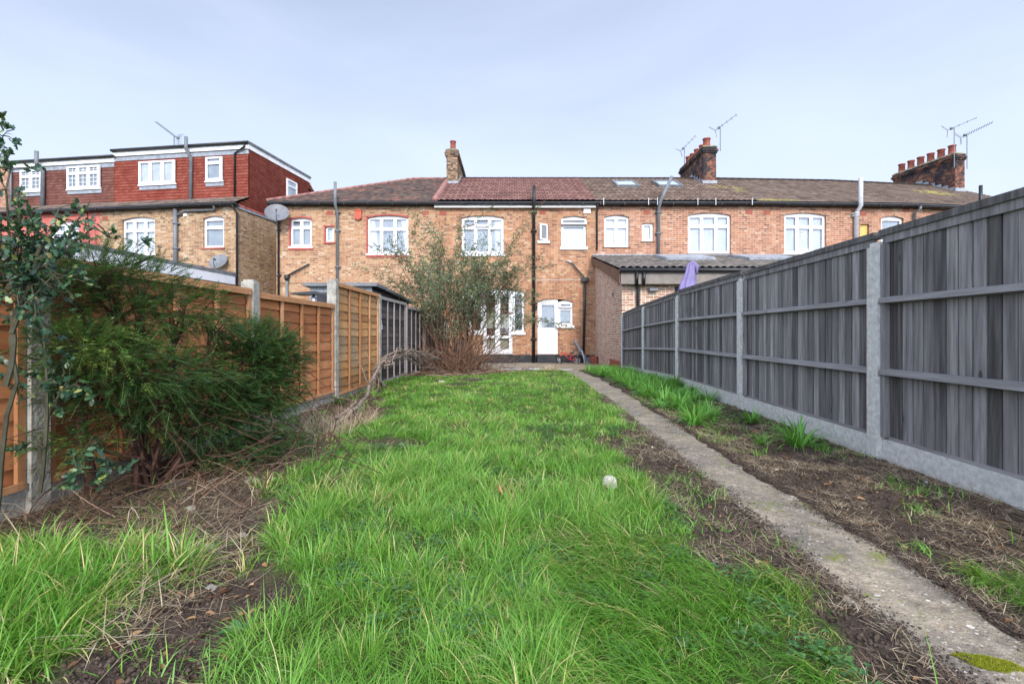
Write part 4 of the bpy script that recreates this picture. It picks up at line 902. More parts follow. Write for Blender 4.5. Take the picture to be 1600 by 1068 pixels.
yagi('aerial', 'thin aerial on pale mast in front of the far right chimney', W(1491, 262, 21.4), W(1491, 199, 21.4), W(1526, 184, 21), 4, .10)
yagi('aerial', 'bristly aerial on the mast just right of the far right chimney', W(1511, 264, 21.6), W(1511, 210, 21.6), W(1551, 191, 21.2), 12, .16)
def dish(label, c, r, mat, base, face=(.25, -1, .3), pole=None):
    t = thing('satellite_dish', label, 'satellite dish', base); b = Vector(base); c = Vector(c)
    q = Vector(face).normalized().to_track_quat('Z', 'Y').to_matrix().to_4x4(); Mx = Matrix.Translation(c) @ q
    vs = []; fs = []; n = 24; rr = 5
    for j in range(rr+1):
        for i in range(n): a = 2*math.pi*i/n; k = r*j/rr; vs.append(Mx @ Vector((k*math.cos(a)*1.0, k*math.sin(a)*.92, .22*k*k/r-.03)))
    fs = [(j*n+i, j*n+(i+1) % n, (j+1)*n+(i+1) % n, (j+1)*n+i) for j in range(rr) for i in range(n)]
    mb = MB(b); mb.add(vs, fs); mb.tube([Mx @ Vector((r*math.cos(2*math.pi*i/n), r*.92*math.sin(2*math.pi*i/n), .19*r-.03)) for i in range(n+1)], .008, 5); mb.build('dish', M[mat], t, True)
    mb = MB(b); lnb = Mx @ Vector((0, -.2*r, .75*r)); mb.tube([Mx @ Vector((0, -r*.9, .1*r)), Mx @ Vector((0, -r*.6, .5*r)), lnb], .011, 6); mb.build('arm', M['black'], t)
    mb = MB(b); mb.tube([lnb, lnb+(c-lnb).normalized()*.1], .03, 8); mb.build('receiver', M['black'], t)
    mb = MB(b); back = Mx @ Vector((0, 0, -.05)); mb.tube([back, back+Vector((0, .1, -.05)), b], .02, 8); mb.box(b.x-.05, b.x+.05, b.y-.03, b.y+.02, b.z-.08, b.z+.08); mb.build('bracket', M['black'], t)
    return t
dish('pale grey satellite dish on the corner of the hipped end house', W(433, 333, 17.75), .41, 'dishgrey', (-8.80, 18.17, W(433, 345, 18.2).z), (.35, -1, .55))
dish('dark grey satellite dish facing upward on the wall above the flat-roofed extension', W(342, 409, 18.25), .36, 'dishdark', W(354, 409, 18.6), (-.15, -1, .6))

# ------------------------------------------------------------------ ground
def xr(y): return 2.52+.046*y            # right fence line
def xl(y): return -2.5+.014*y            # left fence line
def interp(y, pts): p = sorted(pts); return np.interp(y, [a for a, _ in p], [b for _, b in p])
LE = [(0, -.7), (1.24, -.72), (1.58, -.80), (2.07, -1.02), (2.62, -1.32), (3.03, -1.42), (3.8, -1.5), (4.72, -1.5), (5.7, -1.52), (6.7, -1.9), (7.6, -2.45), (9.2, -2.5), (9.9, -2.3), (10.4, -1.2), (11.2, -.55), (12.4, -.1), (14.2, .3), (20, .3)]
RE = [(0, 1.0), (1.28, .98), (1.58, .92), (2.0, .84), (2.53, .72), (3.25, .78), (4.0, .92), (4.8, 1.1), (5.7, 1.27), (8, 1.40), (10, 1.45), (13, 1.5), (20, 1.5)]
def pathx(y, s):      # path edges
    y = np.asarray(y, dtype=float)
    c = .030*np.maximum(y-1, 0)
    return (1.12+c*.9) if s == 0 else (1.52+c*1.15)
def sstep(a, b, x): k = np.clip((x-a)/(b-a), 0, 1); return k*k*(3-2*k)
def lawn(x, y):
    x = np.asarray(x, float); y = np.asarray(y, float)
    w = (vnoise(x*5, y*5, 1)-.5)*.30+(vnoise(x*14, y*14, 2)-.5)*.14
    d = sstep(-.06, .10, x-interp(y, LE)+w)*sstep(-.05, .08, interp(y, RE)-x+w*.8)
    d *= sstep(0, .5, 13.9-y+w)
    for (cx, cy, rx, ry) in ((-1.02, 3.86, .34, .14), (.12, 1.50, .05, .05), (-.15, 1.72, .07, .05), (-1.05, 3.0, .10, .12), (.80, 3.9, .12, .25), (-.8, 1.5, .12, .07), (-.95, 8.4, .3, .25), (-.75, 9.3, .35, .25)):
        d *= sstep(.7, 1.25, np.hypot((x-cx)/rx, (y-cy)/ry)+w)
    # long grass patch, near left
    p = sstep(-.05, .12, 1.98-y+w*.8)*sstep(-.05, .1, -1.18-x-.10*(y-1.3)+w)*sstep(1.0, 1.3, y+w)
    # corner patch beyond the path, near right
    c = sstep(-.04, .08, x-(1.62+.1*(2-y))+w*.4)*sstep(0, .12, 1.83-y+w)*.85
    return np.clip(np.maximum(np.maximum(d, p), c), 0, 1)
def gh(x, y):
    h = GZ(x, y)+(vnoise(x*.9, y*.9, 4)-.5)*.05+(vnoise(x*3, y*3, 5)-.5)*.03
    l = lawn(x, y); soil = (vnoise(x*9, y*9, 6)-.5)*.035+(vnoise(x*22, y*22, 7)-.5)*.02+(vnoise(x*48, y*48, 8)-.5)*.012
    near = np.clip(1.5-y/8, .15, 1)
    inp = sstep(0, .06, x-pathx(y, 0))*sstep(0, .06, pathx(y, 1)-x)
    inside = sstep(0, .25, x-(xl(y)-.05))*sstep(0, .25, (xr(y)+.1)-x)
    pat = sstep(14.2, 14.6, y)
    de = np.minimum(np.abs(x-pathx(y, 0)), np.abs(x-pathx(y, 1))); eb = np.exp(-(de/.09)**2)
    h = h*(1-eb)+(GZ(x, y)+.006)*eb; soil = soil*(1-.6*eb)
    return GZ(x, y)+((h-GZ(x, y))+l*.02*(1-eb)+soil*near*(1-l*.6))*(1-inp)*(1-pat)*inside*1.0 - .03*inp - .03*pat
def ground():
    ys = np.concatenate([np.linspace(-.5, .6, 6)[:-1], np.linspace(.6, 3.4, 220)[:-1], np.linspace(3.4, 8, 190)[:-1], np.linspace(8, 19, 130)[:-1], [20, 40, 120, 600]])
    ys = np.concatenate([[-300, -50, -8, -2], ys])
    xs = np.concatenate([[-700, -150, -40, -14], np.linspace(-6, -2.8, 12)[:-1], np.linspace(-2.8, 3.6, 330)[:-1], np.linspace(3.6, 8, 10), [16, 60, 200, 700]])
    X, Y = np.meshgrid(xs, ys); Z = gh(X, Y); far = (Y > 19.5) | (Y < -1.5); Z = np.where(far, GZ(X, Y), Z)
    nx = len(xs); V = np.stack([X, Y, Z], -1).reshape(-1, 3)
    i, j = np.meshgrid(np.arange(len(ys)-1), np.arange(nx-1), indexing='ij'); a = (i*nx+j).ravel()
    F = np.stack([a, a+1, a+nx+1, a+nx], 1)
    outside = (X < xl(Y)-.1) | (X > xr(Y)+.15)
    g = np.where(outside, .8, lawn(X, Y))
    return V, F, g.ravel()
q = NT('garden_soil', .95, .1); o = q.obj(); r = q.attr('rnd')
n1 = q.noise(o, 3.5, 6, .65); n2 = q.noise(o, 40, 5, .7); n3 = q.noise(o, 130, 3, .6)
c = q.ramp(n1, [(.3, (.05, .037, .030)), (.55, (.09, .066, .052)), (.75, (.15, .115, .09))])
c = q.mix(.55, c, q.ramp(n2, [(.3, (.3, .28, .27)), (.6, (1.1, 1.08, 1.05))]), 'MULTIPLY')
c = q.mix(q.rng(n3, .66, .72, 0, .5), c, (.25, .19, .13))
thatch = q.ramp(n2, [(.3, (.035, .055, .015)), (.6, (.08, .12, .03)), (.8, (.18, .16, .07))])
c = q.mix(q.math('MULTIPLY', r, .85), c, thatch); q.color(c); q.bump(q.math('ADD', n2, q.math('MULTIPLY', n3, .5)), .02)
V, F, g = ground()
o = npmesh('ground', V, F, q.m, rnd=g); tag(o, kind='structure')
# path
q = NT('old_aggregate_concrete', .9, .2); o = q.obj()
n1 = q.noise(o, 2.6, 6, .7); n2 = q.noise(o, 28, 5, .7); n3 = q.noise(o, 95, 3, .6)
c = q.ramp(n1, [(.32, (.17, .15, .125)), (.5, (.27, .235, .19)), (.68, (.42, .35, .26))])
c = q.mix(.6, c, q.ramp(n2, [(.32, (.45, .43, .4)), (.62, (1.12, 1.1, 1.06))]), 'MULTIPLY')
vo = q.n('TexVoronoi'); q.put(vo.inputs['Vector'], o); vo.inputs['Scale'].default_value = 60
sz = q.n('SeparateColor'); q.put(sz.inputs[0], vo.outputs['Color'])
pb = q.math('MULTIPLY', q.math('LESS_THAN', vo.outputs['Distance'], .30), q.math('GREATER_THAN', sz.outputs[0], .80))
c = q.mix(pb, c, q.ramp(sz.outputs[1], [(0, (.46, .42, .36)), (.6, (.60, .57, .52)), (1, (.34, .20, .12))]))
vo2 = q.n('TexVoronoi'); q.put(vo2.inputs['Vector'], o); vo2.inputs['Scale'].default_value = 105
s2 = q.n('SeparateColor'); q.put(s2.inputs[0], vo2.outputs['Color'])
pb2 = q.math('MULTIPLY', q.math('LESS_THAN', vo2.outputs['Distance'], .36), q.math('GREATER_THAN', s2.outputs[0], .72))
c = q.mix(pb2, c, q.ramp(s2.outputs[1], [(0, (.05, .045, .04)), (.5, (.30, .27, .22)), (1, (.55, .50, .43))]))
vo3 = q.n('TexVoronoi'); q.put(vo3.inputs['Vector'], o); vo3.inputs['Scale'].default_value = 34
s3 = q.n('SeparateColor'); q.put(s3.inputs[0], vo3.outputs['Color']); pb3 = q.math('MULTIPLY', q.math('LESS_THAN', vo3.outputs['Distance'], q.math('MULTIPLY', s3.outputs[2], .34)), q.math('GREATER_THAN', s3.outputs[0], .78))
c = q.mix(q.math('MULTIPLY', pb3, .85), c, q.ramp(s3.outputs[1], [(0, (.12, .11, .10)), (.4, (.62, .58, .5)), (.8, (.7, .67, .6)), (1, (.42, .27, .17))]))
c = q.mix(.55, c, q.ramp(q.noise(o, 11, 5, .75), [(.35, (.5, .47, .43)), (.62, (1.15, 1.12, 1.06))]), 'MULTIPLY')
ms = q.noise(o, 5.0, 5, .7); c = q.mix(q.math('MULTIPLY', q.rng(ms, .56, .66), q.rng(n2, .40, .6)), c, (.16, .18, .035))
q.color(c); q.bump(q.math('ADD', q.math('ADD', n2, q.math('MULTIPLY', n3, .6)), q.math('MULTIPLY', pb, .4)), .010); M['path'] = q.m
ys = np.concatenate([np.linspace(-1, 5, 300), np.linspace(5.04, 15.6, 160)]); nx = 26; rows = []
for y in ys:
    a = pathx(y, 0)+(vnoise(y*3.1, 2., 9)-.5)*.08+(vnoise(y*13, 7., 9)-.5)*.045+.012; b = pathx(y, 1)+(vnoise(y*2.7, 5., 10)-.5)*.09+(vnoise(y*15, 3., 10)-.5)*.045-.015
    x = np.linspace(a, b, nx); z = GZ(x, y)+.006+(vnoise(x*8, y*8+0*x, 12)-.5)*.012+(vnoise(x*2, y*2+0*x, 13)-.5)*.016
    z[0] -= .07; z[-1] -= .07; z[1] -= .006; z[-2] -= .006
    rows.append(np.stack([x, 0*x+y, z], 1))
V = np.concatenate(rows); i, j = np.meshgrid(np.arange(len(ys)-1), np.arange(nx-1), indexing='ij'); a = (i*nx+j).ravel()
tag(npmesh('path', V, np.stack([a, a+1, a+nx+1, a+nx], 1), M['path']), kind='structure')
# patio by the house
q = NT('patio_concrete', .9, .2); o = q.obj(); c = q.ramp(q.noise(o, 3, 6, .7), [(.3, (.16, .13, .09)), (.55, (.28, .235, .17)), (.75, (.38, .33, .26))]); q.color(c); q.bump(q.noise(o, 30, 4), .006)
mb = MB(); mb.box(-2.6, 3.10, 14.55, 18.19, -.4, -.192); tag(mb.build('patio', q.m), kind='structure')
mb = MB(); mb.box(-.9, .15, 14.5, 14.545, -.3, -.15); mb.box(.9, 1.8, 14.4, 14.45, -.3, -.155); tag(mb.build('kerb', M['concrete']), kind='structure')

# ------------------------------------------------------------------ grass
def field(x0, x1, y0, y1, n):
    return rng.uniform(x0, x1, n), rng.uniform(y0, y1, n)
Vs, Fs, Rs = [], [], []; base = 0
def addrib(V, F, r):
    global base
    Vs.append(V); Fs.append(F+base); Rs.append(r); base += len(V)
bands = [(1.0, 1.7, 19000, .0026, 4), (1.7, 2.6, 15000, .0029, 4), (2.6, 4, 9500, .0036, 3), (4, 6.5, 5200, .0048, 3), (6.5, 10, 2600, .0066, 2), (10, 14.2, 1500, .009, 2)]
for (y0, y1, den, wd, seg) in bands:
    xa, xb = max(-2.6, -1.12*y1-.3), min(2.7, 1.12*y1+.3); A = (xb-xa)*(y1-y0)
    # tussocks: blades springing outward from a shared foot, of very different size and vigour
    per = {4: 34, 3: 26, 2: 18}[seg]; nt = int(den*A*.74/per); tx, ty = field(xa, xb, y0, y1, nt)
    k = rng.random(nt) < lawn(tx, ty)*(.35+.8*vnoise(tx*6, ty*6, 21)); tx, ty = tx[k], ty[k]; nt = len(tx)
    size = np.clip(rng.lognormal(0, .33, nt), .5, 2.0)*(.65+.75*vnoise(tx*3.5, ty*3.5, 28)); cnt = np.clip((per*size*rng.uniform(.6, 1.4, nt)).astype(int), 4, 90)
    ti_ = np.repeat(np.arange(nt), cnt); n1 = len(ti_); ang = rng.uniform(0, 6.283, n1); rad = np.sqrt(rng.random(n1))*.034*size[ti_]*(1+.08*y0)
    x = tx[ti_]+np.cos(ang)*rad; y = ty[ti_]+np.sin(ang)*rad; vig = size[ti_]; toff = rng.random(nt)[ti_]; tdry = rng.random(nt)[ti_]; lean = rng.uniform(0, 6.283, nt)[ti_]
    outw = .25+.75*rad/(.034*vig*(1+.08*y0))
    dx = np.cos(ang)*outw+.45*np.cos(lean); dy = np.sin(ang)*outw+.45*np.sin(lean)
    # thin short sward between them
    n2 = int(den*A*.42); x2, y2 = field(xa, xb, y0, y1, n2); k = rng.random(n2) < lawn(x2, y2)*(.25+.6*vnoise(x2*11, y2*11, 27)); x2, y2 = x2[k], y2[k]; n2 = len(x2); a2 = rng.uniform(0, 6.283, n2)
    x = np.concatenate([x, x2]); y = np.concatenate([y, y2]); n = n1+n2; vig = np.concatenate([vig, np.full(n2, .42)]); toff = np.concatenate([toff, rng.random(n2)]); tdry = np.concatenate([tdry, rng.random(n2)])
    dx = np.concatenate([dx, np.cos(a2)*.8]); dy = np.concatenate([dy, np.sin(a2)*.8])
    leftp = (x < -1.05) & (y < 2.3); rightp = (x > .15) & (y < 2.1); leftl = (x < -.1) & (y > 2.2) & (y < 5)
    ln = (.026+.047*vig+.024*vnoise(x*1.6, y*1.6, 22))*rng.uniform(.55, 1.3, n)*np.clip(1.2-y*.04, .75, 1.2)
    ln = np.where(leftp, ln*1.3, ln); ln = np.where(rightp, ln*1.45, ln); ln = np.where(leftl, ln*1.3, ln)
    edge = lawn(x, y) < .7; ln = np.where(edge, ln*.85, ln); ln = ln*np.where(y > 3.2, .82, 1)
    th = np.arctan2(dy, dx)+rng.normal(0, .35, n); comb = rightp | (leftl & (vnoise(x*2, y*2, 61) > .5)); th = np.where(comb, np.where(rightp, -2.5, .3)+rng.normal(0, .65, n), th)
    tilt = np.clip(.10+.55*np.hypot(dx, dy)*rng.uniform(.4, 1.3, n)+np.where(comb, .25, 0), .05, 1.3)
    d = np.stack([np.cos(th)*np.sin(tilt), np.sin(th)*np.sin(tilt), np.cos(tilt)], 1)
    root = np.stack([x, y, gh(x, y)-.006], 1)
    V, F = ribbons(root, d, ln, wd*rng.uniform(.55, 1.5, n)*(.7+.45*toff)*(1+.5*leftp), rng.uniform(.3, 1.9, n), seg)
    hue = np.clip(-.05+.35*vnoise(x*2.5, y*2.5, 25)+.38*toff+.25*rng.random(n), 0, .84)
    dryp = .05+.30*sstep(.6, .9, vnoise(x*4, y*4, 26))+.22*edge+.35*(tdry > .93); dry = rng.random(n) < dryp; hue = np.where(dry, rng.uniform(.86, 1, n), hue)
    addrib(V, F, np.repeat(hue, (seg+1)*2))
tag(npmesh('grass', np.concatenate(Vs), np.concatenate(Fs), M['grass'], rnd=np.concatenate(Rs)), 'rough green lawn grass with longer unkempt patches', 'grass', kind='stuff')
# sparse green sprigs in the bare soil
Vs, Fs, Rs = [], [], []; base = 0
for k in range(900):
    y = rng.uniform(1.2, 7) if k > 60 else rng.uniform(7, 13); x = rng.uniform(-2.3, 2.7)
    if x < interp(y, LE)-.9 and y > 2.4 and rng.random() < .6: continue
    if pathx(y, 0)+.03 < x < pathx(y, 1)-.03 or lawn(x, y) > .35 or x > xr(y)-.08: continue
    if vnoise(x*2.5, y*2.5, 31) < .40: continue
    m = int(rng.integers(8, 45)); sp = rng.uniform(.02, .08)
    rx, ry = x+rng.normal(0, sp, m), y+rng.normal(0, sp, m); th = rng.uniform(0, 6.28, m); ti = rng.uniform(.1, 1.0, m)
    d = np.stack([np.cos(th)*np.sin(ti), np.sin(th)*np.sin(ti), np.cos(ti)], 1)
    V, F = ribbons(np.stack([rx, ry, gh(rx, ry)-.004], 1), d, rng.uniform(.03, .09, m), rng.uniform(.0025, .0045, m)*(1+y*.12), rng.uniform(.2, 1.4, m), 3)
    addrib(V, F, np.repeat(rng.uniform(.1, .84, m), 8))
tag(npmesh('grass_sprigs', np.concatenate(Vs), np.concatenate(Fs), M['grass'], rnd=np.concatenate(Rs)), 'sparse green sprigs coming up through the bare soil', 'grass', kind='stuff')
# dead straw lying on the soil
Vs, Fs, Rs = [], [], []; base = 0
def litter(n, x0, x1, y0, y1, ok, ln, wd, lo=.2, hi=1., lift=.25, dirf=None, curl=(0, .6), zoff=.004):
    x, y = field(x0, x1, y0, y1, n); k = ok(x, y); x, y = x[k], y[k]; n = len(x)
    th = rng.uniform(0, 6.28, n) if dirf is None else dirf(x, y)+rng.normal(0, .5, n)
    el = rng.uniform(-.05, lift, n)
    d = np.stack([np.cos(th)*np.cos(el), np.sin(th)*np.cos(el), np.sin(el)], 1)
    V, F = ribbons(np.stack([x, y, gh(x, y)+zoff+rng.uniform(0, .012, n)], 1), d, rng.uniform(*ln, n), rng.uniform(*wd, n)*(1+np.maximum(y-3, 0)*.15), rng.uniform(*curl, n)*np.where(rng.random(n) < .5, 1, .3), 3)
    addrib(V, F, np.repeat(rng.uniform(lo, hi, n), 8))
notpath = lambda x, y: ((x < pathx(y, 0)-.0) | (x > pathx(y, 1)+.0)) & (x < xr(y)-.05)
# right bed: mats of short pale straw
litter(45000, 1.5, 2.7, 1.3, 7, lambda x, y: notpath(x, y) & (x > pathx(y, 1)) & (vnoise(x*6, y*6, 41)+.35*vnoise(x*22, y*22, 42) > .58+.14*rng.random(len(x))), (.02, .08), (.0012, .0028), .25, 1, .5)
litter(20000, .4, 1.35, 1.2, 6, lambda x, y: notpath(x, y) & (x < pathx(y, 0)+.01) & (lawn(x, y) < .6) & (vnoise(x*6, y*6, 43) > .42), (.02, .08), (.0012, .0026), .25, 1, .6)
litter(11000, 1.0, 1.8, 1.1, 7, lambda x, y: (np.minimum(abs(x-pathx(y, 0)), abs(x-pathx(y, 1))) < .045+.03*vnoise(x*9, y*9, 77)), (.02, .08), (.001, .0024), .4, 1, .2, zoff=.012)
litter(900, 1.7, 2.6, 1.5, 3.2, lambda x, y: x > xr(y)-.55, (.15, .45), (.002, .004), .3, .9, .12, lambda x, y: 1.5+0*x)
# left bed
litter(11000, -2.45, -.9, 1.2, 7, lambda x, y: (lawn(x, y) < .45) & (vnoise(x*5, y*5, 44) > .44), (.02, .13), (.0012, .003), .0, .8, .4)
litter(450, -2.4, -1.2, 2.0, 3.2, lambda x, y: lawn(x, y) < .4, (.10, .32), (.0015, .0028), .15, .9, .3, lambda x, y: -.2+1.6*vnoise(x*2, y*2, 88))
litter(4500, -2.4, -1.2, 2.1, 3.6, lambda x, y: lawn(x, y) < .4, (.04, .22), (.0012, .0026), .25, .95, .45)
litter(2500, -2.1, -1.4, 3.8, 5.6, lambda x, y: np.hypot((x+1.65)/.35, (y-4.6)/.7) < 1, (.08, .30), (.002, .004), .5, 1, 1.1)
litter(9000, -2.3, .6, 9.3, 14.6, lambda x, y: (lawn(x, y) < .5) & (vnoise(x*3, y*3, 45) > .38), (.08, .35), (.002, .004), .1, .9, .35)
litter(300, .9, 1.3, 13.6, 14.4, lambda x, y: x > 0, (.1, .25), (.003, .005), .7, 1, 1.3)
litter(1000, -1.5, -1.05, 1.3, 2.1, lambda x, y: lawn(x, y) < .9, (.06, .2), (.002, .004), .4, 1, .6)
tag(npmesh('dead_straw', np.concatenate(Vs), np.concatenate(Fs), M['straw'], rnd=np.concatenate(Rs)), 'pale dead grass and straw lying over the bare soil beds', 'dead grass', kind='stuff')
# crumbs of soil
def crumbs(n, ok, s, mat, nm, lab):
    x, y = rng.uniform(-2.4, 2.7, n), 1.15+rng.random(n)**1.6*7; k = ok(x, y); x, y = x[k], y[k]; n = len(x)
    sz = rng.uniform(*s, n)*(1+y*.08); c = np.stack([x, y, gh(x, y)+sz*.25], 1)
    oc = np.array([[1, 0, 0], [-1, 0, 0], [0, 1, 0], [0, -1, 0], [0, 0, .8], [0, 0, -.8]])[None]*rng.uniform(.6, 1.3, (n, 6, 1)); V = c[:, None]+oc*sz[:, None, None]
    a = rng.uniform(0, 6.28, n); 
    f = np.array([[0, 2, 4], [2, 1, 4], [1, 3, 4], [3, 0, 4], [2, 0, 5], [1, 2, 5], [3, 1, 5], [0, 3, 5]])[None]+(np.arange(n)*6)[:, None, None]
    tag(npmesh(nm, V.reshape(-1, 3), f.reshape(-1, 3), mat, rnd=np.repeat(rng.random(n), 6)), lab, 'soil', kind='stuff')
crumbs(75000, lambda x, y: notpath(x, y) & (lawn(x, y) < .5) & (x > xl(y)), (.002, .0095), plain('soil_crumb', (.085, .062, .048), .95, .3, 20, .1), 'soil_crumbs', 'dark crumbly lumps of bare garden soil')

# soil spilt over the rim of the path, dead leaves, low clover among the grass
n = 9000; y = 1.15+rng.random(n)**1.4*6; sd_ = rng.integers(0, 2, n); dd = np.abs(rng.normal(0, .022+.03*vnoise(y*4, sd_*9., 71), n)); x = np.where(sd_ == 0, pathx(y, 0)+dd, pathx(y, 1)-dd)
sz = rng.uniform(.0015, .006, n); c = np.stack([x, y, GZ(x, y)+.012+sz*.2], 1); oc = np.array([[1, 0, 0], [-1, 0, 0], [0, 1, 0], [0, -1, 0], [0, 0, .7], [0, 0, -.7]])[None]*rng.uniform(.6, 1.3, (n, 6, 1)); V = c[:, None]+oc*sz[:, None, None]
f = np.array([[0, 2, 4], [2, 1, 4], [1, 3, 4], [3, 0, 4], [2, 0, 5], [1, 2, 5], [3, 1, 5], [0, 3, 5]])[None]+(np.arange(n)*6)[:, None, None]
tag(npmesh('spilt_soil', V.reshape(-1, 3), f.reshape(-1, 3), bpy.data.materials['soil_crumb'], rnd=np.repeat(rng.random(n), 6)), 'crumbs of soil spilt over the rims of the concrete path', 'soil', kind='stuff')
x, y = field(-2.4, 2.65, 1.2, 6.5, 5200); k = notpath(x, y) & (lawn(x, y) < .5) & ((x < 0) | (rng.random(5200) < .35)); x, y = x[k], y[k]; n = len(x); a = rng.uniform(0, 6.28, n)
V, F, k = leaves(np.stack([x, y, gh(x, y)+.006], 1), np.stack([np.cos(a), np.sin(a), rng.uniform(-.05, .3, n)], 1), rng.normal(0, .3, (n, 3))+np.array([0, 0, 1.]), rng.uniform(.015, .045, n), rng.uniform(.010, .026, n), 'lance')
tag(npmesh('dead_leaves', V, F, leafmat('withered_leaves', [(0, (.05, .03, .022)), (.4, (.12, .065, .035)), (.75, (.26, .13, .06)), (.95, (.42, .26, .13)), (1, (.55, .48, .36))], .8, .1, .1, (.3, .15, .05)), rnd=np.repeat(rng.random(n), k)), 'withered brown leaves scattered over the bare soil', 'dead leaves', kind='stuff')
nt = 260; cx, cy = field(-1.3, 1.0, 1.25, 4.5, nt); per = 22; ix = np.repeat(np.arange(nt), per); x = cx[ix]+rng.normal(0, .035, nt*per); y = cy[ix]+rng.normal(0, .035, nt*per); k = (lawn(x, y) > .15) & (vnoise(x*2, y*2, 73) > .35); x, y = x[k], y[k]; n = len(x)
P = np.repeat(np.stack([x, y, gh(x, y)+rng.uniform(.015, .045, n)], 1), 3, 0); a = np.repeat(rng.uniform(0, 6.28, n), 3)+np.tile([0, 2.09, 4.19], n)
V, F, k = leaves(P, np.stack([np.cos(a), np.sin(a), 0*a+.15], 1), np.tile([0., 0, 1], (3*n, 1)), np.full(3*n, .011), np.full(3*n, .010), 'lance')
tag(npmesh('clover', V, F, M['weed'], rnd=np.repeat(rng.random(3*n), k)), 'low clover leaves growing among the lawn grass', 'clover', kind='stuff')

# ------------------------------------------------------------------ grey close-board fence (right)
fr = thing('closeboard_fence', 'weathered grey close-board fence with concrete posts along the right side', 'fence', (xr(0), 0, 0), -math.atan(.046))
cs_ = math.cos(math.atan(.046))
PY = [1.15, 3.50, 5.78, 8.34, 10.95, 13.6]
def fz(y): return float(GZ(0, y))
for k, y in enumerate(PY):
    g0 = fz(y); mb = MB(); s = y/cs_; tp = 1.545 if k < 4 else 1.56
    mb.box(-.075, .03, s-.05, s+.05, g0-.2, g0+tp-.02); mb.box(-.062, .03, s-.038, s+.038, g0+tp-.02, g0+tp+.012)
    mb.build('post', M['concrete_new'], fr)
    if k == len(PY)-1: break
    y2 = PY[k+1]; a, b = (y+.055)/cs_, (y2-.055)/cs_; g0, g1 = fz(y)-.0, fz(y2)-.0
    gl = lambda s: g0+(g1-g0)*(s-a)/(b-a); top = 1.60+random.uniform(-.012, .012)
    mb = MB(); mb.hexa([(.000, a, gl(a)+.17), (.000, a, gl(a)+top-.01), (.000, b, gl(b)+.17), (.000, b, gl(b)+top-.01), (.008, a, gl(a)+.17), (.008, a, gl(a)+top-.01), (.008, b, gl(b)+.17), (.008, b, gl(b)+top-.01)], .0); pn0 = mb.build('gap_shade', M['dark'], fr); mb = MB(); s = a; bw_ = .088  # dark sheet added behind the boards, stands in for shade in the gaps
    while s < b-.02:
        e = min(b, s+bw_+random.uniform(-.004, .004)); r = random.random(); lean = random.uniform(-.003, .003); zt = top+random.uniform(-.004, .004); jj = random.uniform(0, .005)
        mb.hexa([(-.015-jj, s, gl(s)+.17), (-.015-jj, s+lean, gl(s)+zt), (-.013-jj, e-.0085, gl(e)+.17), (-.013-jj, e-.0085+lean, gl(e)+zt), (-.001, s, gl(s)+.17), (-.001, s+lean, gl(s)+zt), (-.001, e-.0085, gl(e)+.17), (-.001, e-.0085+lean, gl(e)+zt)], r)
        s = e
    pn = mb.build('boards', M['greywood'], fr)
    for zc in (1.135, .628):
        mb = MB(); n = 8; 
        for i in range(n):
            p, e = a+(b-a)*i/n, a+(b-a)*(i+1)/n
            mb.hexa([(-.07, p, gl(p)+zc-.018), (-.06, p, gl(p)+zc+.018), (-.07, e, gl(e)+zc-.018), (-.06, e, gl(e)+zc+.018), (-.022, p, gl(p)+zc-.026), (-.022, p, gl(p)+zc+.026), (-.022, e, gl(e)+zc-.026), (-.022, e, gl(e)+zc+.026)], .4+.1*k)
        mb.build('rail', M['greyrail'], pn)
    mb = MB(); mb.hexa([(-.045, a-.03, gl(a)+top+.0), (-.045, a-.03, gl(a)+top+.045), (-.045, b+.03, gl(b)+top), (-.045, b+.03, gl(b)+top+.045), (.03, a-.03, gl(a)+top), (.03, a-.03, gl(a)+top+.055), (.03, b+.03, gl(b)+top), (.03, b+.03, gl(b)+top+.055)], .2)
    mb.build('cap_rail', M['greywood'], pn); mb = MB()
    mb.hexa([(-.032, a, gl(a)+top-.055), (-.032, a, gl(a)+top), (-.032, b, gl(b)+top-.055), (-.032, b, gl(b)+top), (-.016, a, gl(a)+top-.055), (-.016, a, gl(a)+top), (-.016, b, gl(b)+top-.055), (-.016, b, gl(b)+top)], .7)
    mb.box(-.05, -.018, a, a+.045, gl(a)+.17, gl(a)+top-.06, .2); mb.box(-.05, -.018, b-.045, b, gl(b)+.17, gl(b)+top-.06, .8)
    mb.build('frame', M['greywood'], pn)
    mb = MB(); mb.hexa([(-.035, a, g0-.12), (-.035, a, g0+.15), (-.035, b, g1-.12), (-.035, b, g1+.15), (.015, a, g0-.12), (.015, a, g0+.15), (.015, b, g1-.12), (.015, b, g1+.15)]); mb.build('gravel_board', M['concrete_new'], fr)
    mb = MB(); mb.hexa([(-.022, a, g0+.151), (-.022, a, g0+.175), (-.022, b, g1+.151), (-.022, b, g1+.175), (.012, a, g0+.151), (.012, a, g0+.169), (.012, b, g1+.151), (.012, b, g1+.169)], .6); mb.build('base_rail', M['greyrail'], pn)

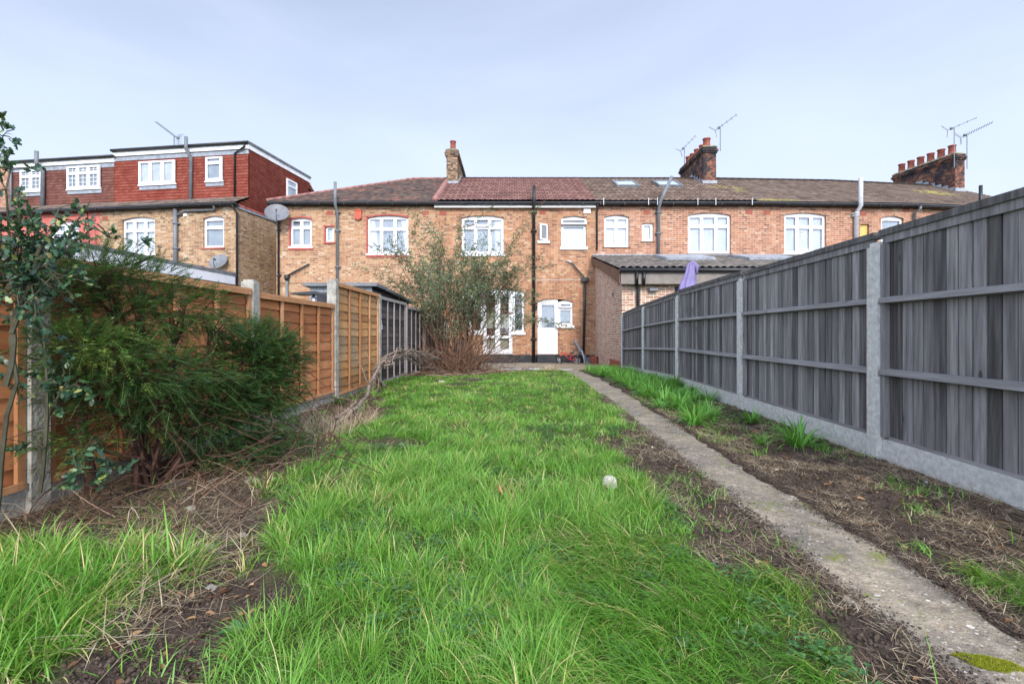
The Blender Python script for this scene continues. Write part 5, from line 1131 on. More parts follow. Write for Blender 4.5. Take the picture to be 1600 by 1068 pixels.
# ------------------------------------------------------------------ lap panel fences (left)
def lap_panel(root, a, b, z0, top, wmat, bmat, nb, thick=.045, boards=None, label=None):
    """panel from y=a to y=b in the fence frame; overlapping wavy-edged boards, battens in front"""
    H = top-z0; hb = .118; n = int(round(H/hb)); hb = H/n; mb = MB(); ns = 16
    for i in range(n):
        zb = z0+i*hb; r = random.random(); ph = random.uniform(0, 9); vs = []
        amp = random.uniform(.002, .008)
        for j in range(ns+1):
            t = j/ns; y = a+.02+(b-a-.04)*t; wv = amp*math.sin(ph+t*random.uniform(7, 8))+amp*.6*math.sin(ph*2+t*17)
            vs += [(.006, y, max(z0, zb-.014+wv)), (.014, y, max(z0, zb-.014+wv)), (.001, y, min(top, zb+hb)), (-.006, y, min(top, zb+hb))]
        fs = []
        for j in range(ns):
            q = j*4; fs += [(q+1, q+5, q+6, q+2), (q, q+1, q+5, q+4), (q, q+2, q+6, q+4)]
        mb.add(vs, fs, r)
    p = mb.build('panel', wmat, root)
    if label: p['label'] = label
    for i in range(nb+1):
        y = a+.02+(b-a-.04)*i/nb; mb = MB(); w = .019
        mb.box(.022, .042, y-w, y+w, z0+.005, top-.002, random.random()); mb.build('batten', bmat, p)
    mb = MB(); mb.box(-.03, .05, a, b, top, top+.022, .6); mb.box(.042, .054, a+.01, b-.01, top-.035, top-.002, .4); mb.build('cap_rail', bmat, p); mb = MB(); mb.box(.042, .054, a+.01, b-.01, z0+.0, z0+.035, .7); mb.build('base_rail', bmat, p)
    return p
al = -math.atan(.014)
fl_ = thing('lap_fence', 'orange-brown lap panel fence with concrete posts along the left side', 'fence', (xl(0), 0, 0), al)
def post(root, y, top, w=.10, mat='concrete', d=.09, z=0):
    mb = MB(); mb.box(-.06, .06, y-w/2, y+w/2, z-.2, top-.02); mb.box(-.045, .045, y-w/2+.012, y+w/2-.012, top-.02, top); mb.build('post', M['concrete_old' if mat == 'concrete' else mat], root)
def gboard(root, a, b, h=.13, z0=0, z1=0, hh=None):
    mb = MB(); mb.hexa([(-.02, a, z0-.15), (-.02, a, z0+h), (-.02, b, z1-.15), (-.02, b, z1+(hh or h)), (.03, a, z0-.15), (.03, a, z0+h), (.03, b, z1-.15), (.03, b, z1+(hh or h))]); mb.build('gravel_board', M['concrete_old'], root)
for y, t in ((.45, 1.36), (2.47, 1.36), (4.50, 1.40), (6.50, 1.63)): post(fl_, y, t)
lap_panel(fl_, .52, 2.41, .13, 1.30, M['orangewood'], M['batten'], 4); gboard(fl_, .5, 2.42)
lap_panel(fl_, 2.53, 4.44, .12, 1.29, M['orangewood'], M['batten'], 4); gboard(fl_, 2.52, 4.45, .12)
lap_panel(fl_, 4.56, 6.44, .12, 1.27, M['orangewood'], M['batten'], 4); gboard(fl_, 4.55, 6.45, .12)
lap_panel(fl_, 6.56, 8.49, .06, 1.575, M['orangewood_green'], M['batten'], 4, label='taller panel stained green-grey across its upper half'); gboard(fl_, 6.55, 8.5, .06, 0, -.01)
mb = MB(); mb.box(-.05, .05, 6.54, 6.57, -.1, 1.64); mb.build('post', M['palebatten'], fl_)['label'] = 'pale wooden strip beside the taller post'
fd_ = thing('lap_fence', 'dark weathered lap fence with pale battens leading to the bushy shrub', 'fence', (xl(8.55), 8.55, 0), al)
post(fd_, 0.0, 1.60, .09); 
for i in range(4):
    a = .06+i*2.02; zz = fz(8.6+a+1); post(fd_, a+1.98, 1.58+zz, .08, 'palebatten' if i == 0 else 'concrete', z=zz)
    lap_panel(fd_, a, a+1.92, .04+zz, 1.57+zz, M['darkwood'], M['palebatten'], 4); gboard(fd_, a, a+1.93, .03, zz, zz)
mb = MB(); mb.box(.05, .058, .0, .10, .98, 1.06); mb.box(.05, .058, .02, .07, 1.06, 1.13); mb.build('notice', M['litter'], fd_)

# ------------------------------------------------------------------ shed, bird table and parasol beyond the fences
sh = thing('garden_shed', 'low grey shed with overhanging felt roof behind the dark weathered fence', 'shed', (-4.2, 10.6, -.05))
def shl(px, Y): return (px-800)/FPX*Y
yF = 10.4; xa, xb = shl(484, yF), shl(581, yF); zt = EYE+(HZ-446)/FPX*yF
O = Vector((-4.2, 10.6, -.05))
mb = MB(O); n = 9
for i in range(n):
    p, e = xa+(xb-xa)*i/n, xa+(xb-xa)*(i+1)/n; mb.box(p+.003, e-.003, yF, yF+.02, 0, zt-.0)
mb.box(xa+.01, xb-.01, yF+.022, yF+3.6, 0, zt-.08); mb.build('wall', M['greyshed'], sh)
mb = MB(O); mb.hexa([(xa-.1, yF-.12, zt-.02), (xa-.1, yF-.12, zt+.05), (xa-.1, yF+3.8, zt-.16), (xa-.1, yF+3.8, zt-.09), (xb+.14, yF-.12, zt-.02), (xb+.14, yF-.12, zt+.05), (xb+.14, yF+3.8, zt-.16), (xb+.14, yF+3.8, zt-.09)]); mb.build('roof', M['felt'], sh)
mb = MB(O)
for i in range(12): mb.box(xb+.0, xb+.022, yF+.02, yF+3.6, .05+i*.15, .05+i*.15+.14)
mb.build('side_boards', M['darkwood'], sh)
mb = MB(O); mb.box(xa+.15, xa+.55, yF-.015, yF-.002, zt-.55, zt-.15); mb.build('window', M['dark'], sh)
bt = thing('bird_table', 'black flat-topped bird table standing beyond the orange fence', 'bird table', W(490, 600, 8.2)*1); bO = bt.location.copy(); bO.z = 0; bt.location = bO
c = W(486, 458, 8.2)
mb = MB(bO); mb.hexa([(c.x-.26, 8.0, c.z-.03), (c.x-.26, 8.0, c.z-.01), (c.x-.26, 8.4, c.z-.03), (c.x-.26, 8.4, c.z-.01), (c.x+.28, 8.0, c.z-.03), (c.x+.1, 8.1, c.z+.03), (c.x+.28, 8.4, c.z-.03), (c.x+.1, 8.3, c.z+.03)]); mb.build('roof', M['black'], bt)
mb = MB(bO); mb.tube([(bO.x, 8.2, 0), (bO.x, 8.2, c.z-.03)], .02, 8); mb.box(bO.x-.16, bO.x+.16, 8.08, 8.32, c.z-.24, c.z-.22); mb.build('stand', M['black'], bt)
mb = MB(bO); mb.tube([(bO.x, 8.2, c.z-.2), (bO.x, 8.2, c.z-.16), (bO.x, 8.2, c.z-.08), (bO.x, 8.2, c.z-.05)], [.045, .06, .05, .02], 8); mb.build('feeder', M['metal'], bt)
pO = Vector((W(1078, 500, 10.6).x, 10.6, -.1)); pa = thing('parasol', 'closed lilac fabric parasol poking up behind the grey fence', 'parasol', pO)
mb = MB(pO); mb.tube([(pO.x, 10.6, -.1), (pO.x+.1, 10.6, 2.3)], .022, 8); mb.build('pole', M['metal'], pa)
mb = MB(pO); vs = []; fs = []; n = 28; prof = [(0.5, .17), (.9, .20), (1.3, .20), (1.7, .185), (2.0, .15), (2.25, .10), (2.40, .085), (2.46, .04)]
for j, (z, r) in enumerate(prof):
    cx = pO.x-.18+.12*(z-.9)+(.03 if z > 2.2 else 0)
    for i in range(n): a = 2*math.pi*i/n; k = r*(1+.24*math.sin(a*7+z*1.3)); vs.append((cx+k*math.cos(a), 10.6+k*.8*math.sin(a), z))
fs = [(j*n+i, j*n+(i+1) % n, (j+1)*n+(i+1) % n, (j+1)*n+i) for j in range(len(prof)-1) for i in range(n)]+[tuple((len(prof)-1)*n+i for i in range(n))]
mb.add(vs, fs); mb.tube([(pO.x+.0, 10.6, 2.36), (pO.x+.07, 10.6, 2.46), (pO.x+.13, 10.58, 2.38), (pO.x+.14, 10.57, 2.2)], [.06, .07, .06, .02], 10); mb.build('canopy', M['lilac'], pa, True)

# ------------------------------------------------------------------ shrubs
def bez(p, q, r, n): return [p.lerp(q, t).lerp(q.lerp(r, t), t) for t in [i/n for i in range(n+1)]]
def jit(s): return Vector((random.gauss(0, s), random.gauss(0, s), random.gauss(0, s)))
# buddleja beside the dark fence
bb = Vector((-1.55, 12.3, float(GZ(0, 12.3))))
bud = thing('buddleja_shrub', 'big straggly shrub with tan stems and grey-green leaves in front of the terrace', 'shrub', bb)
mb = MB(bb); spikes = []; LP, LD = [], []
def leafy(pts, f0, dens, spread):
    for i in range(len(pts)-1):
        t = i/(len(pts)-1)
        if t < f0: continue
        k = int(dens*(pts[i+1]-pts[i]).length*(.5+t)+random.random())
        for _ in range(k):
            p = pts[i].lerp(pts[i+1], random.random()); d = (pts[i+1]-pts[i]).normalized()+jit(.9)
            LP.append(p+jit(spread)); LD.append(d)
TG = []
for k in range(64):
    a = random.uniform(0, 2*math.pi); rad = abs(random.gauss(0, 1.0)); top = random.uniform(2.0, 3.2)
    tx = random.gauss(0.22, 1.05); TG.append((tx, random.gauss(0, .7), max(1.3, top-.18*tx*tx)))
for px, py in ((842, 458), (828, 400), (820, 480), (812, 430), (800, 380), (640, 352), (672, 350), (720, 356), (745, 372), (615, 440), (612, 400), (600, 480), (760, 400), (835, 430), (620, 385), (690, 345), (640, 420), (790, 440)):
    w = W(px, py, 12.2+random.uniform(-.5, .5)); TG.append((w.x-bb.x, w.y-bb.y, w.z-bb.z))
for (tx, ty, tz) in TG:
    p0 = bb+Vector((random.gauss(0, .28)+tx*.12, random.gauss(0, .3), 0)); tip = bb+Vector((tx, ty, tz)); mid = p0.lerp(tip, .55)+Vector((-tx*.18+random.gauss(0, .08), random.gauss(0, .1), .35+.12*abs(tx)))
    pts = bez(p0, mid, tip, 9); pts = [p+jit(.015) for p in pts]; r0 = random.uniform(.007, .018)
    mb.tube(pts, [r0*(1-.78*i/9) for i in range(10)], 5)
    leafy(pts, .5, 32, .06)
    for s in range(random.randint(4, 8)):
        i = random.randint(3, 8); q = pts[i]; d = (pts[i+1]-pts[i-1]).normalized(); l = random.uniform(.25, .75)
        e = q+(d*.6+jit(.55)+Vector((tx*.12, 0, .25)))*l; m2 = q.lerp(e, .5)+Vector((0, 0, .06)); tw = bez(q, m2, e, 4); mb.tube(tw, [.006, .005, .0042, .0036, .003], 4); leafy(tw, .12, 62, .05)
        if random.random() < .10:
            dd = (tw[-1]-tw[-2]).normalized()+Vector((.25, 0, .15)); sp = MB(bb); spikes.append(sp); sp.tube([e, e+dd*.07, e+dd*.15, e+dd*.21], [.006, .013, .010, .003], 5)
for k in range(90):     # bare tan canes fanning up from the base
    a = random.gauss(0, .55); l = random.uniform(1.1, 2.0); p0 = bb+Vector((random.gauss(0, .30), random.gauss(0, .3), 0)); e = p0+Vector((math.sin(a)*l*1.05, random.gauss(0, .35), math.cos(a)*l)); mb.tube([p+jit(.01) for p in bez(p0, p0.lerp(e, .5)+Vector((0, 0, .12)), e, 6)], [.012, .011, .010, .009, .007, .006, .004], 5)
# tangle of dry stems round the base
for k in range(330):
    p0 = bb+Vector((random.gauss(0, .55), random.gauss(0, .4), random.uniform(0, .35))); a = random.uniform(0, 2*math.pi); l = random.uniform(.4, 1.3)
    e = p0+Vector((math.cos(a)*l, math.sin(a)*l*.6, random.uniform(-.2, .9)*l)); e.z = max(e.z, bb.z+.02); mb.tube(bez(p0, p0.lerp(e, .5)+Vector((0, 0, .18))+jit(.08), e, 4), [.007, .006, .005, .004, .003], 4)
mb.build('stems', M['bark'], bud); [x_.build('seed_spike', M['spike'], bud) for x_ in spikes]
P = np.array([list(p) for p in LP]); D = np.array([list(p) for p in LD]); n = len(P); nr = rng.normal(0, 1, (n, 3))+np.array([0, 0, .8]); D[:, 2] -= .25
V, F, k = leaves(P, D, nr, rng.uniform(.055, .115, n), rng.uniform(.014, .026, n), 'lance'); print('buddleja leaves', n)
npmesh('foliage', V, F, M['buddleja'], rnd=np.repeat(np.clip(.25+.5*vnoise(P[:, 0]*3, P[:, 2]*3, 3)+rng.normal(0, .2, n), 0, 1), k), parent=bud, loc=tuple(bb), smooth=False).location = (0, 0, 0)

# yew, left
yb = Vector((-2.12, 2.75, 0)); yew = thing('yew_shrub', 'dark green feathery yew spreading along the orange fence', 'shrub', yb)
mb = MB(yb); LP, LD, LL, LR = [], [], [], []; tw = MB(yb)
def spray(p, d, l, young=0):
    """flat feathery shoot: needles in two ranks"""
    d = d.normalized(); up = Vector((0, 0, 1)); s = d.cross(up); s = s.normalized() if s.length > .1 else Vector((1, 0, 0)); n = int(l/.0055)
    droop = random.uniform(-.1, .35); pts = [p+d*(l*t)+Vector((0, 0, -droop*l*t*t)) for t in (0, .35, .7, 1)]; tw.tube(pts, [.0014, .0012, .001, .0007], 3, cap=False)
    r = random.gauss(.42, .18)+young
    for i in range(n):
        t = (i+.5)/n; q = p+d*(l*t)+Vector((0, 0, -droop*l*t*t)); k = 1 if i % 2 else -1
        dd = d*.55+s*k*(1-.25*t)+Vector((0, 0, .1)); LP.append(q); LD.append(dd); LL.append(random.uniform(.020, .031)*(1.1-.5*t)); LR.append(r+random.uniform(-.08, .08)+.15*t)
def lobe(c, r, n, out, l=(.07, .15), young=0):
    c = Vector(c)
    for _ in range(n):
        v = Vector((random.gauss(0, 1), random.gauss(0, 1), random.gauss(0, 1))).normalized(); k = random.random()**.4; p = c+Vector((v.x*r[0], v.y*r[1], v.z*r[2]))*k
        p.z = max(p.z, .03)
        d = v*.8+Vector(out)*.9+jit(.35); spray(p, d, random.uniform(*l), young)
def limb(pts, r0, r1, n=8):
    pts = [Vector(p) for p in pts]; o = []
    for i in range(len(pts)-1): o += [pts[i].lerp(pts[i+1], t/3)+jit(.012) for t in range(3)]
    o.append(pts[-1]); mb.tube(o, [r0+(r1-r0)*i/(len(o)-1) for i in range(len(o))], n)
lobes = []
def L_(px, py, Y, r, n, out=(0, -.2, .1), **k): lobes.append((W(px, py, Y), r, n, out, k))
L_(150, 415, 2.62, (.22, .2, .10), 120, (.1, 0, .6)); L_(215, 445, 2.75, (.26, .2, .12), 150, (.3, 0, .3)); L_(110, 455, 2.5, (.15, .2, .14), 80, (-.1, 0, .5))
L_(290, 480, 2.95, (.28, .2, .12), 150, (.6, 0, .0)); L_(200, 500, 2.7, (.32, .24, .12), 170, (.4, -.2, 0)); L_(330, 508, 3.1, (.20, .18, .05), 60, (.8, 0, -.1))
L_(130, 530, 2.35, (.22, .2, .07), 80, (.5, -.3, .1), young=.35); L_(180, 545, 2.4, (.22, .2, .06), 80, (.8, -.3, 0), young=.35)
L_(220, 580, 2.5, (.30, .24, .12), 170, (.6, -.3, 0)); L_(290, 585, 2.8, (.26, .22, .12), 130, (.5, -.2, 0), young=.1)
L_(400, 535, 3.5, (.26, .25, .14), 230, (.3, -.1, .5)); L_(435, 560, 3.7, (.20, .22, .16), 210, (.6, -.1, .2)); L_(380, 575, 3.4, (.30, .26, .17), 260, (.3, -.3, .1)); L_(420, 610, 3.5, (.24, .22, .14), 200, (.6, -.2, -.1)); L_(340, 620, 3.1, (.24, .22, .13), 170, (.3, -.3, 0)); L_(395, 650, 3.3, (.26, .2, .10), 130, (.6, -.2, -.2))
L_(150, 600, 2.45, (.2, .2, .12), 90, (.1, -.4, 0)); L_(100, 560, 2.4, (.14, .15, .14), 60, (-.1, -.3, .2)); L_(300, 660, 2.9, (.30, .2, .10), 110, (.4, -.3, -.1)); L_(350, 700, 3.0, (.26, .16, .06), 80, (.7, -.2, -.1)); L_(200, 650, 2.6, (.22, .2, .10), 60, (.2, -.3, 0)); L_(110, 690, 2.35, (.16, .15, .06), 35, (.2, -.5, .2), young=.3); L_(430, 690, 3.3, (.22, .16, .05), 60, (.8, 0, .0)); L_(250, 620, 2.6, (.25, .2, .1), 80)
for c, r, n, out, k in lobes:
    lobe(c, r, int(n*(2.3 if c.y > 3.25 else 1.5)), out, **k)
    b = yb+Vector((random.uniform(-.12, .12), random.uniform(-.1, .1), 0)); m = b.lerp(c, .5)+Vector((random.uniform(-.06, .06), .03, .05))
    limb([b+Vector((0, 0, .0)), b.lerp(m, .5)+Vector((0, 0, .06)), m, c], random.uniform(.008, .018), .003, 6)
    for _ in range(9):
        e = c+Vector((random.uniform(-1, 1)*r[0], random.uniform(-1, 1)*r[1], random.uniform(-1, 1)*r[2])); mb.tube(bez(m.lerp(c, random.uniform(.2, .9)), m.lerp(c, .9)+jit(.04), e, 3), [.005, .004, .003, .002], 4)
limb([yb+Vector((-.12, .1, 0)), yb+Vector((-.05, .1, .45)), yb+Vector((.12, .15, .75))], .032, .018); limb([yb+Vector((-.2, -.1, 0)), yb+Vector((-.22, -.1, .5)), yb+Vector((-.16, -.05, .95))], .03, .015)
for _ in range(70):    # bare dead twigs inside and hanging out
    p = yb+Vector((random.uniform(-.25, 1.1), random.uniform(-.3, 1.0), random.uniform(.02, .55))); p.x = max(p.x, xl(p.y)+.1); e = p+Vector((random.uniform(-.3, .5), random.uniform(-.4, .1), random.uniform(-.3, .15))); e.z = max(e.z, .02); mb.tube(bez(p, p.lerp(e, .5)+jit(.07), e, 4), [.004, .0035, .003, .0025, .002], 4)
mb.build('trunk', M['barkred'], yew); tw.build('twigs', M['yewtwig'], yew)
P = np.array([list(p) for p in LP]); D = np.array([list(p) for p in LD]); n = len(P); print('needles', n)
V, F, k = leaves(P, D, rng.normal(0, .35, (n, 3))+np.array([0, 0, 1.]), np.array(LL), rng.uniform(.0042, .0064, n), 'diamond')
V[:, 0] = np.maximum(V[:, 0], xl(V[:, 1])+.06)
npmesh('foliage', V, F, M['yew'], rnd=np.repeat(np.clip(np.array(LR), 0, 1), k), parent=yew, loc=tuple(yb), smooth=False).location = (0, 0, 0)

# holly, far left
hb = Vector((-2.26, 2.10, 0)); hol = thing('holly_tree', 'young glossy-leaved holly beside the big concrete post at far left', 'tree', hb); mb = MB(hb); LP, LD = [], []
def hbr(pts, r, dens, f0=.2, sub=3, l=.14):
    pts = [Vector(p) for p in pts]; o = []
    for i in range(len(pts)-1): o += [pts[i].lerp(pts[i+1], t/3)+jit(.008) for t in range(3)]
    o.append(pts[-1]); mb.tube(o, [r*(1-.82*i/(len(o)-1)) for i in range(len(o))], 6)
    for i in range(len(o)-1):
        if i/(len(o)-1) < f0: continue
        for _ in range(int(dens*(o[i+1]-o[i]).length+random.random())): LP.append(o[i].lerp(o[i+1], random.random())); LD.append((o[i+1]-o[i]).normalized()*.5+jit(.6))
        for _ in range(sub):
            if random.random() < .6:
                e = o[i]+jit(l*.75)+(o[i+1]-o[i]).normalized()*l*.4; mb.tube([o[i], o[i].lerp(e, .5)+jit(.01), e], [.003, .0025, .0015], 4)
                for k in range(random.randint(6, 11)): LP.append(o[i].lerp(e, random.uniform(.3, 1))); LD.append((e-o[i]).normalized()*.6+jit(.6))
def w(px, py, Y=2.1): return W(px, py, Y)
hbr([hb, w(12, 650), w(25, 480), w(15, 330), w(10, 240)], .011, 14, .45, 4, .10)
hbr([w(14, 600), w(25, 500), w(60, 400), w(95, 340), w(150, 345, 2.2)], .012, 22, .35, 2, .12)
hbr([w(20, 520), w(40, 440), w(70, 420), w(110, 430, 2.2)], .010, 30, .2, 4, .10); hbr([w(16, 450), w(10, 400), w(-10, 350)], .010, 30, .1, 4, .12)
hbr([w(15, 400), w(30, 370), w(60, 375)], .008, 35, .1, 4, .12); hbr([w(20, 470), w(45, 480), w(60, 520)], .007, 30, .1, 4, .1); hbr([w(18, 430), w(0, 440), w(-20, 470)], .007, 30, .1, 4, .12); hbr([w(20, 380), w(30, 340), w(35, 310)], .007, 20, .1, 2, .08); hbr([w(60, 400), w(90, 390), w(120, 400)], .007, 30, .1, 4, .1); hbr([w(-8, 300), w(-4, 250), w(4, 215), w(8, 192)], .004, 26, .1, 2, .05)
hbr([w(0, 440), w(10, 410), w(30, 395), w(50, 350)], .008, 35, .1, 4, .12); hbr([w(20, 420), w(50, 440), w(80, 450)], .007, 40, .1, 4, .11)
hbr([w(60, 720, 2.25), w(75, 650, 2.25), w(90, 600, 2.25), w(100, 560, 2.25)], .010, 16, .3, 2, .09); hbr([w(80, 640, 2.25), w(100, 610, 2.2), w(125, 590, 2.2)], .006, 28, .1, 3, .09); hbr([w(90, 600, 2.2), w(60, 590, 2.2), w(20, 580, 2.2)], .006, 20, .1, 3, .09); hbr([w(70, 700, 2.2), w(50, 690, 2.2), w(20, 700, 2.2)], .004, 6, .1, 1, .06); hbr([w(90, 760, 2.2), w(115, 740, 2.2), w(125, 720, 2.2)], .005, 25, .1, 3, .08); hbr([w(150, 770, 2.3), w(170, 740, 2.3), w(160, 710, 2.3)], .005, 25, .1, 3, .07); hbr([w(150, 350, 2.3), w(180, 372, 2.35), w(215, 380, 2.35), w(245, 385, 2.4)], .004, 22, .1, 1, .07)
mb.tube(bez(w(62, 770, 2.25), w(85, 620, 2.2), w(62, 480, 2.2), 12), [.009-.0005*i for i in range(13)], 6)
mb.build('trunk', M['hollybark'], hol)
P = np.array([list(p) for p in LP]); D = np.array([list(p) for p in LD]); P[:, 0] = np.maximum(P[:, 0], xl(P[:, 1])+.07); n = len(P); print('holly', n)
V, F, k = leaves(P, D, rng.normal(0, .6, (n, 3))+np.array([.2, -.4, .7]), rng.uniform(.024, .040, n), rng.uniform(.016, .024, n), 'holly')
npmesh('foliage', V, F, M['holly'], rnd=np.repeat(rng.random(n), k), parent=hol, loc=tuple(hb), smooth=False).location = (0, 0, 0)

# day lilies on the right of the path
def lily_mesh(nb, l, seed):
    r = np.random.default_rng(seed); n = nb; th = r.uniform(0, 6.28, n); ti = r.uniform(.1, .8, n); rr = np.sqrt(r.random(n))*.055
    root = np.stack([np.cos(th)*rr, np.sin(th)*rr, 0*th-.01], 1); d = np.stack([np.cos(th)*np.sin(ti), np.sin(th)*np.sin(ti), np.cos(ti)], 1)
    side = np.stack([-np.sin(th), np.cos(th), 0*th], 1)
    V, F = ribbons(root, d, r.uniform(.55, 1.1, n)*l, r.uniform(.010, .016, n), r.uniform(.8, 2.4, n), 6, side=side)
    V[:, 2] = np.maximum(V[:, 2], .004)
    return V, F, np.repeat(np.clip(r.normal(.5, .22, n), 0, 1), 14)
meshes = []
for i in range(5):
    V, F, r = lily_mesh(95, .33, 100+i); o = npmesh('daylily_clump', V, F, M['lily'], rnd=r); meshes.append(o)
GRP = 'day lily clumps beside the path'
spots = []
for y in np.arange(5.1, 13.4, .27):
    lo, hi = pathx(y, 1)+.10, xr(y)-.14
    k = 3 if y > 6.2 else 1
    for _ in range(k+(1 if y > 8 else 0)): spots.append((random.uniform(lo, hi if y > 6.4 else lo+.5*(hi-lo)), y+random.uniform(-.13, .13), random.uniform(.75, 1.15), 'strappy green clump in the dense band between path and grey fence'))
solo = [(2.33, 3.92, 1.15, 'big strappy clump on bare soil against the gravel board of the grey fence'), (1.78, 4.72, 1.15, 'spreading strappy clump at the path edge, nearest the camera'), (2.45, 4.95, .7, 'small strappy tuft by the foot of a grey fence panel'), (2.0, 5.0, .6, 'small strappy tuft in the middle of the bare bed'), (2.1, 4.05, .45, 'tiny strappy sprig left of the big clump by the fence'), (2.15, 5.5, .7, 'low strappy tuft just before the dense band'), (1.95, 5.6, .9, 'strappy clump at the near end of the dense band')]
for k, (x, y, s, lab) in enumerate(solo+spots):
    src = meshes[k % 5]; o = src if k < 5 else src.copy()
    if k >= 5: COL.objects.link(o)
    o.location = (x, y, float(gh(x, y))); o.rotation_euler = (0, 0, random.uniform(0, 6.28)); o.scale = (s, s, s*random.uniform(.85, 1.1)); tag(o, lab, 'plant', GRP)

# leaning dead branch over the left edge of the lawn
bO = Vector((-1.75, 4.45, 0)); br = MB(bO)
def path3(l): return [W(*p) for p in l]
def smooth(pts, n=5):
    o = []
    for i in range(len(pts)-1):
        p0, p1, p2, p3 = pts[max(0, i-1)], pts[i], pts[i+1], pts[min(len(pts)-1, i+2)]
        for k in range(n): t = k/n; o.append(.5*((2*p1)+(p2-p0)*t+(2*p0-5*p1+4*p2-p3)*t*t+(3*p1-p0-3*p2+p3)*t**3))
    return o+[pts[-1]]
def branch(l, r0, r1, m=br, n=7, jt=.01):
    p = [q+jit(jt) for q in smooth(path3(l))]; m.tube(p, [(r0+(r1-r0)*i/(len(p)-1))*random.uniform(.9, 1.12) for i in range(len(p))], n)
branch([(515, 672, 4.45), (545, 648, 4.8), (570, 620, 5.6), (585, 585, 6.4), (600, 562, 7.2), (625, 548, 8.2), (655, 550, 9.4), (690, 562, 10.8)], .020, .022)
branch([(597, 605, 7.6), (590, 590, 7.4), (592, 572, 7.3), (612, 553, 7.9), (640, 556, 9), (668, 575, 10.5)], .03, .016, jt=.02)
branch([(520, 672, 4.5), (535, 655, 4.7), (560, 645, 5.0)], .018, .006); branch([(500, 668, 4.4), (530, 668, 4.5), (545, 650, 4.7)], .012, .008)
branch([(560, 625, 5.4), (545, 640, 5.0), (520, 655, 4.6)], .01, .02); branch([(640, 548, 8.6), (655, 560, 8.9), (662, 580, 9.3)], .01, .004); branch([(578, 598, 6.0), (568, 585, 6.1), (560, 560, 6.2)], .006, .003); branch([(590, 575, 6.7), (580, 560, 6.8), (572, 556, 6.8)], .005, .002)
for k in range(10):
    o_ = random.uniform(-.5, .5); branch([(600+random.uniform(-8, 8), 570+random.uniform(-8, 10), 7.4+o_), (625, 552+random.uniform(-8, 12), 8.2+o_), (655, 556+random.uniform(-10, 14), 9.3+o_), (690, 570+random.uniform(-22, 22), 10.9+o_)], random.uniform(.008, .016), .006, n=5, jt=.03)
for k in range(6): branch([(588, 600+random.uniform(-30, 10), 7.2), (582+random.uniform(-8, 14), 615, 7.2), (590+random.uniform(-10, 14), 622, 7.2)], .012, .004, n=5, jt=.03)
tag(br.build('dead_branch', M['barkgrey'], smooth=True, loc=tuple(bO)), 'gnarled bare branch arching from the weedy edge toward the big shrub', 'branch')

# loose woody sticks and bramble stems in the left bed
tb = MB()
for _ in range(330):
    y = random.choice([random.uniform(2.1, 3.4), random.uniform(3, 6.5)]); x = random.uniform(xl(y)+.08, float(interp(y, LE))-.02)
    p = Vector((x, y, float(gh(x, y))+random.uniform(0, .05))); a = random.uniform(0, 6.28); l = random.uniform(.08, .34); e = p+Vector((math.cos(a)*l, math.sin(a)*l, random.uniform(-.02, .3)*l*2)); e.z = max(e.z, .01)
    e.x = max(e.x, xl(e.y)+.06)
    tb.tube(bez(p, p.lerp(e, .5)+jit(.05)+Vector((0, 0, .05)), e, 4), [.0024, .0022, .002, .0016, .001], 4, rnd=random.random())
for _ in range(160):
    y = random.uniform(10.0, 14.3); x = random.uniform(-2.2, .6 if y > 12 else -.7); p = Vector((x, y, float(gh(x, y))+.01)); a = random.uniform(0, 6.28); l = random.uniform(.3, .9); e = p+Vector((math.cos(a)*l, math.sin(a)*l, .05)); tb.tube(bez(p, p.lerp(e, .5)+jit(.05)+Vector((0, 0, .08)), e, 4), [.006]*5, 4, rnd=random.random())
tag(tb.build('dead_twigs', M['twigs']), 'tangle of dead brown twigs over the left bed and beneath the shrubs', 'twigs', kind='stuff')

# broad-leaved weeds
def weed(label, loc, n, ln, wd, mat='weed', el=.5, shape='lance'):
    r = rng; th = r.uniform(0, 6.28, n); e = r.uniform(.05, el, n); P = np.stack([np.cos(th)*.002, np.sin(th)*.002, r.uniform(.0, .012, n)], 1); D = np.stack([np.cos(th)*np.cos(e), np.sin(th)*np.cos(e), np.sin(e)], 1)
    V, F, k = leaves(P, D, np.tile([0, 0, 1.], (n, 1)), r.uniform(.6, 1, n)*ln, r.uniform(.8, 1.2, n)*wd, shape)
    V[:, 2] = np.maximum(V[:, 2], .003)
    o = npmesh('weed', V, F, M[mat], rnd=np.repeat(r.uniform(.2, .9, n), k), smooth=False); o.location = loc; tag(o, label, 'weed')
def G(px, py, dz=0):
    Y = EYE*FPX/(py-HZ)
    for _ in range(6):
        X = (px-800)/FPX*Y; Y = (EYE-float(GZ(X, Y)))*FPX/(py-HZ)
    return Vector((X, Y, float(gh(X, Y))+dz))
weed('broad-leaved weed with pale ribbed leaves in the lower left grass', G(375, 1010, .005), 6, .075, .025)
weed('bramble seedling with three rounded leaves beneath the yew', G(265, 752, .01), 6, .10, .05, el=.9)
weed('leafy weed rosette at the foot of the taller orange panel', G(542, 598, .0), 26, .22, .07, el=1.2)
weed('leafy weed beside the pale fence post at the corner of the lawn', G(528, 632, .0), 18, .16, .05, el=1.2)
weed('dark ivy-like weed at the far end of the bed by the fence', G(1085, 612, .02), 30, .10, .06, el=1.0)
weed('low weed in the crook of the dead branch', G(560, 645, .0), 24, .15, .05, el=1.0)

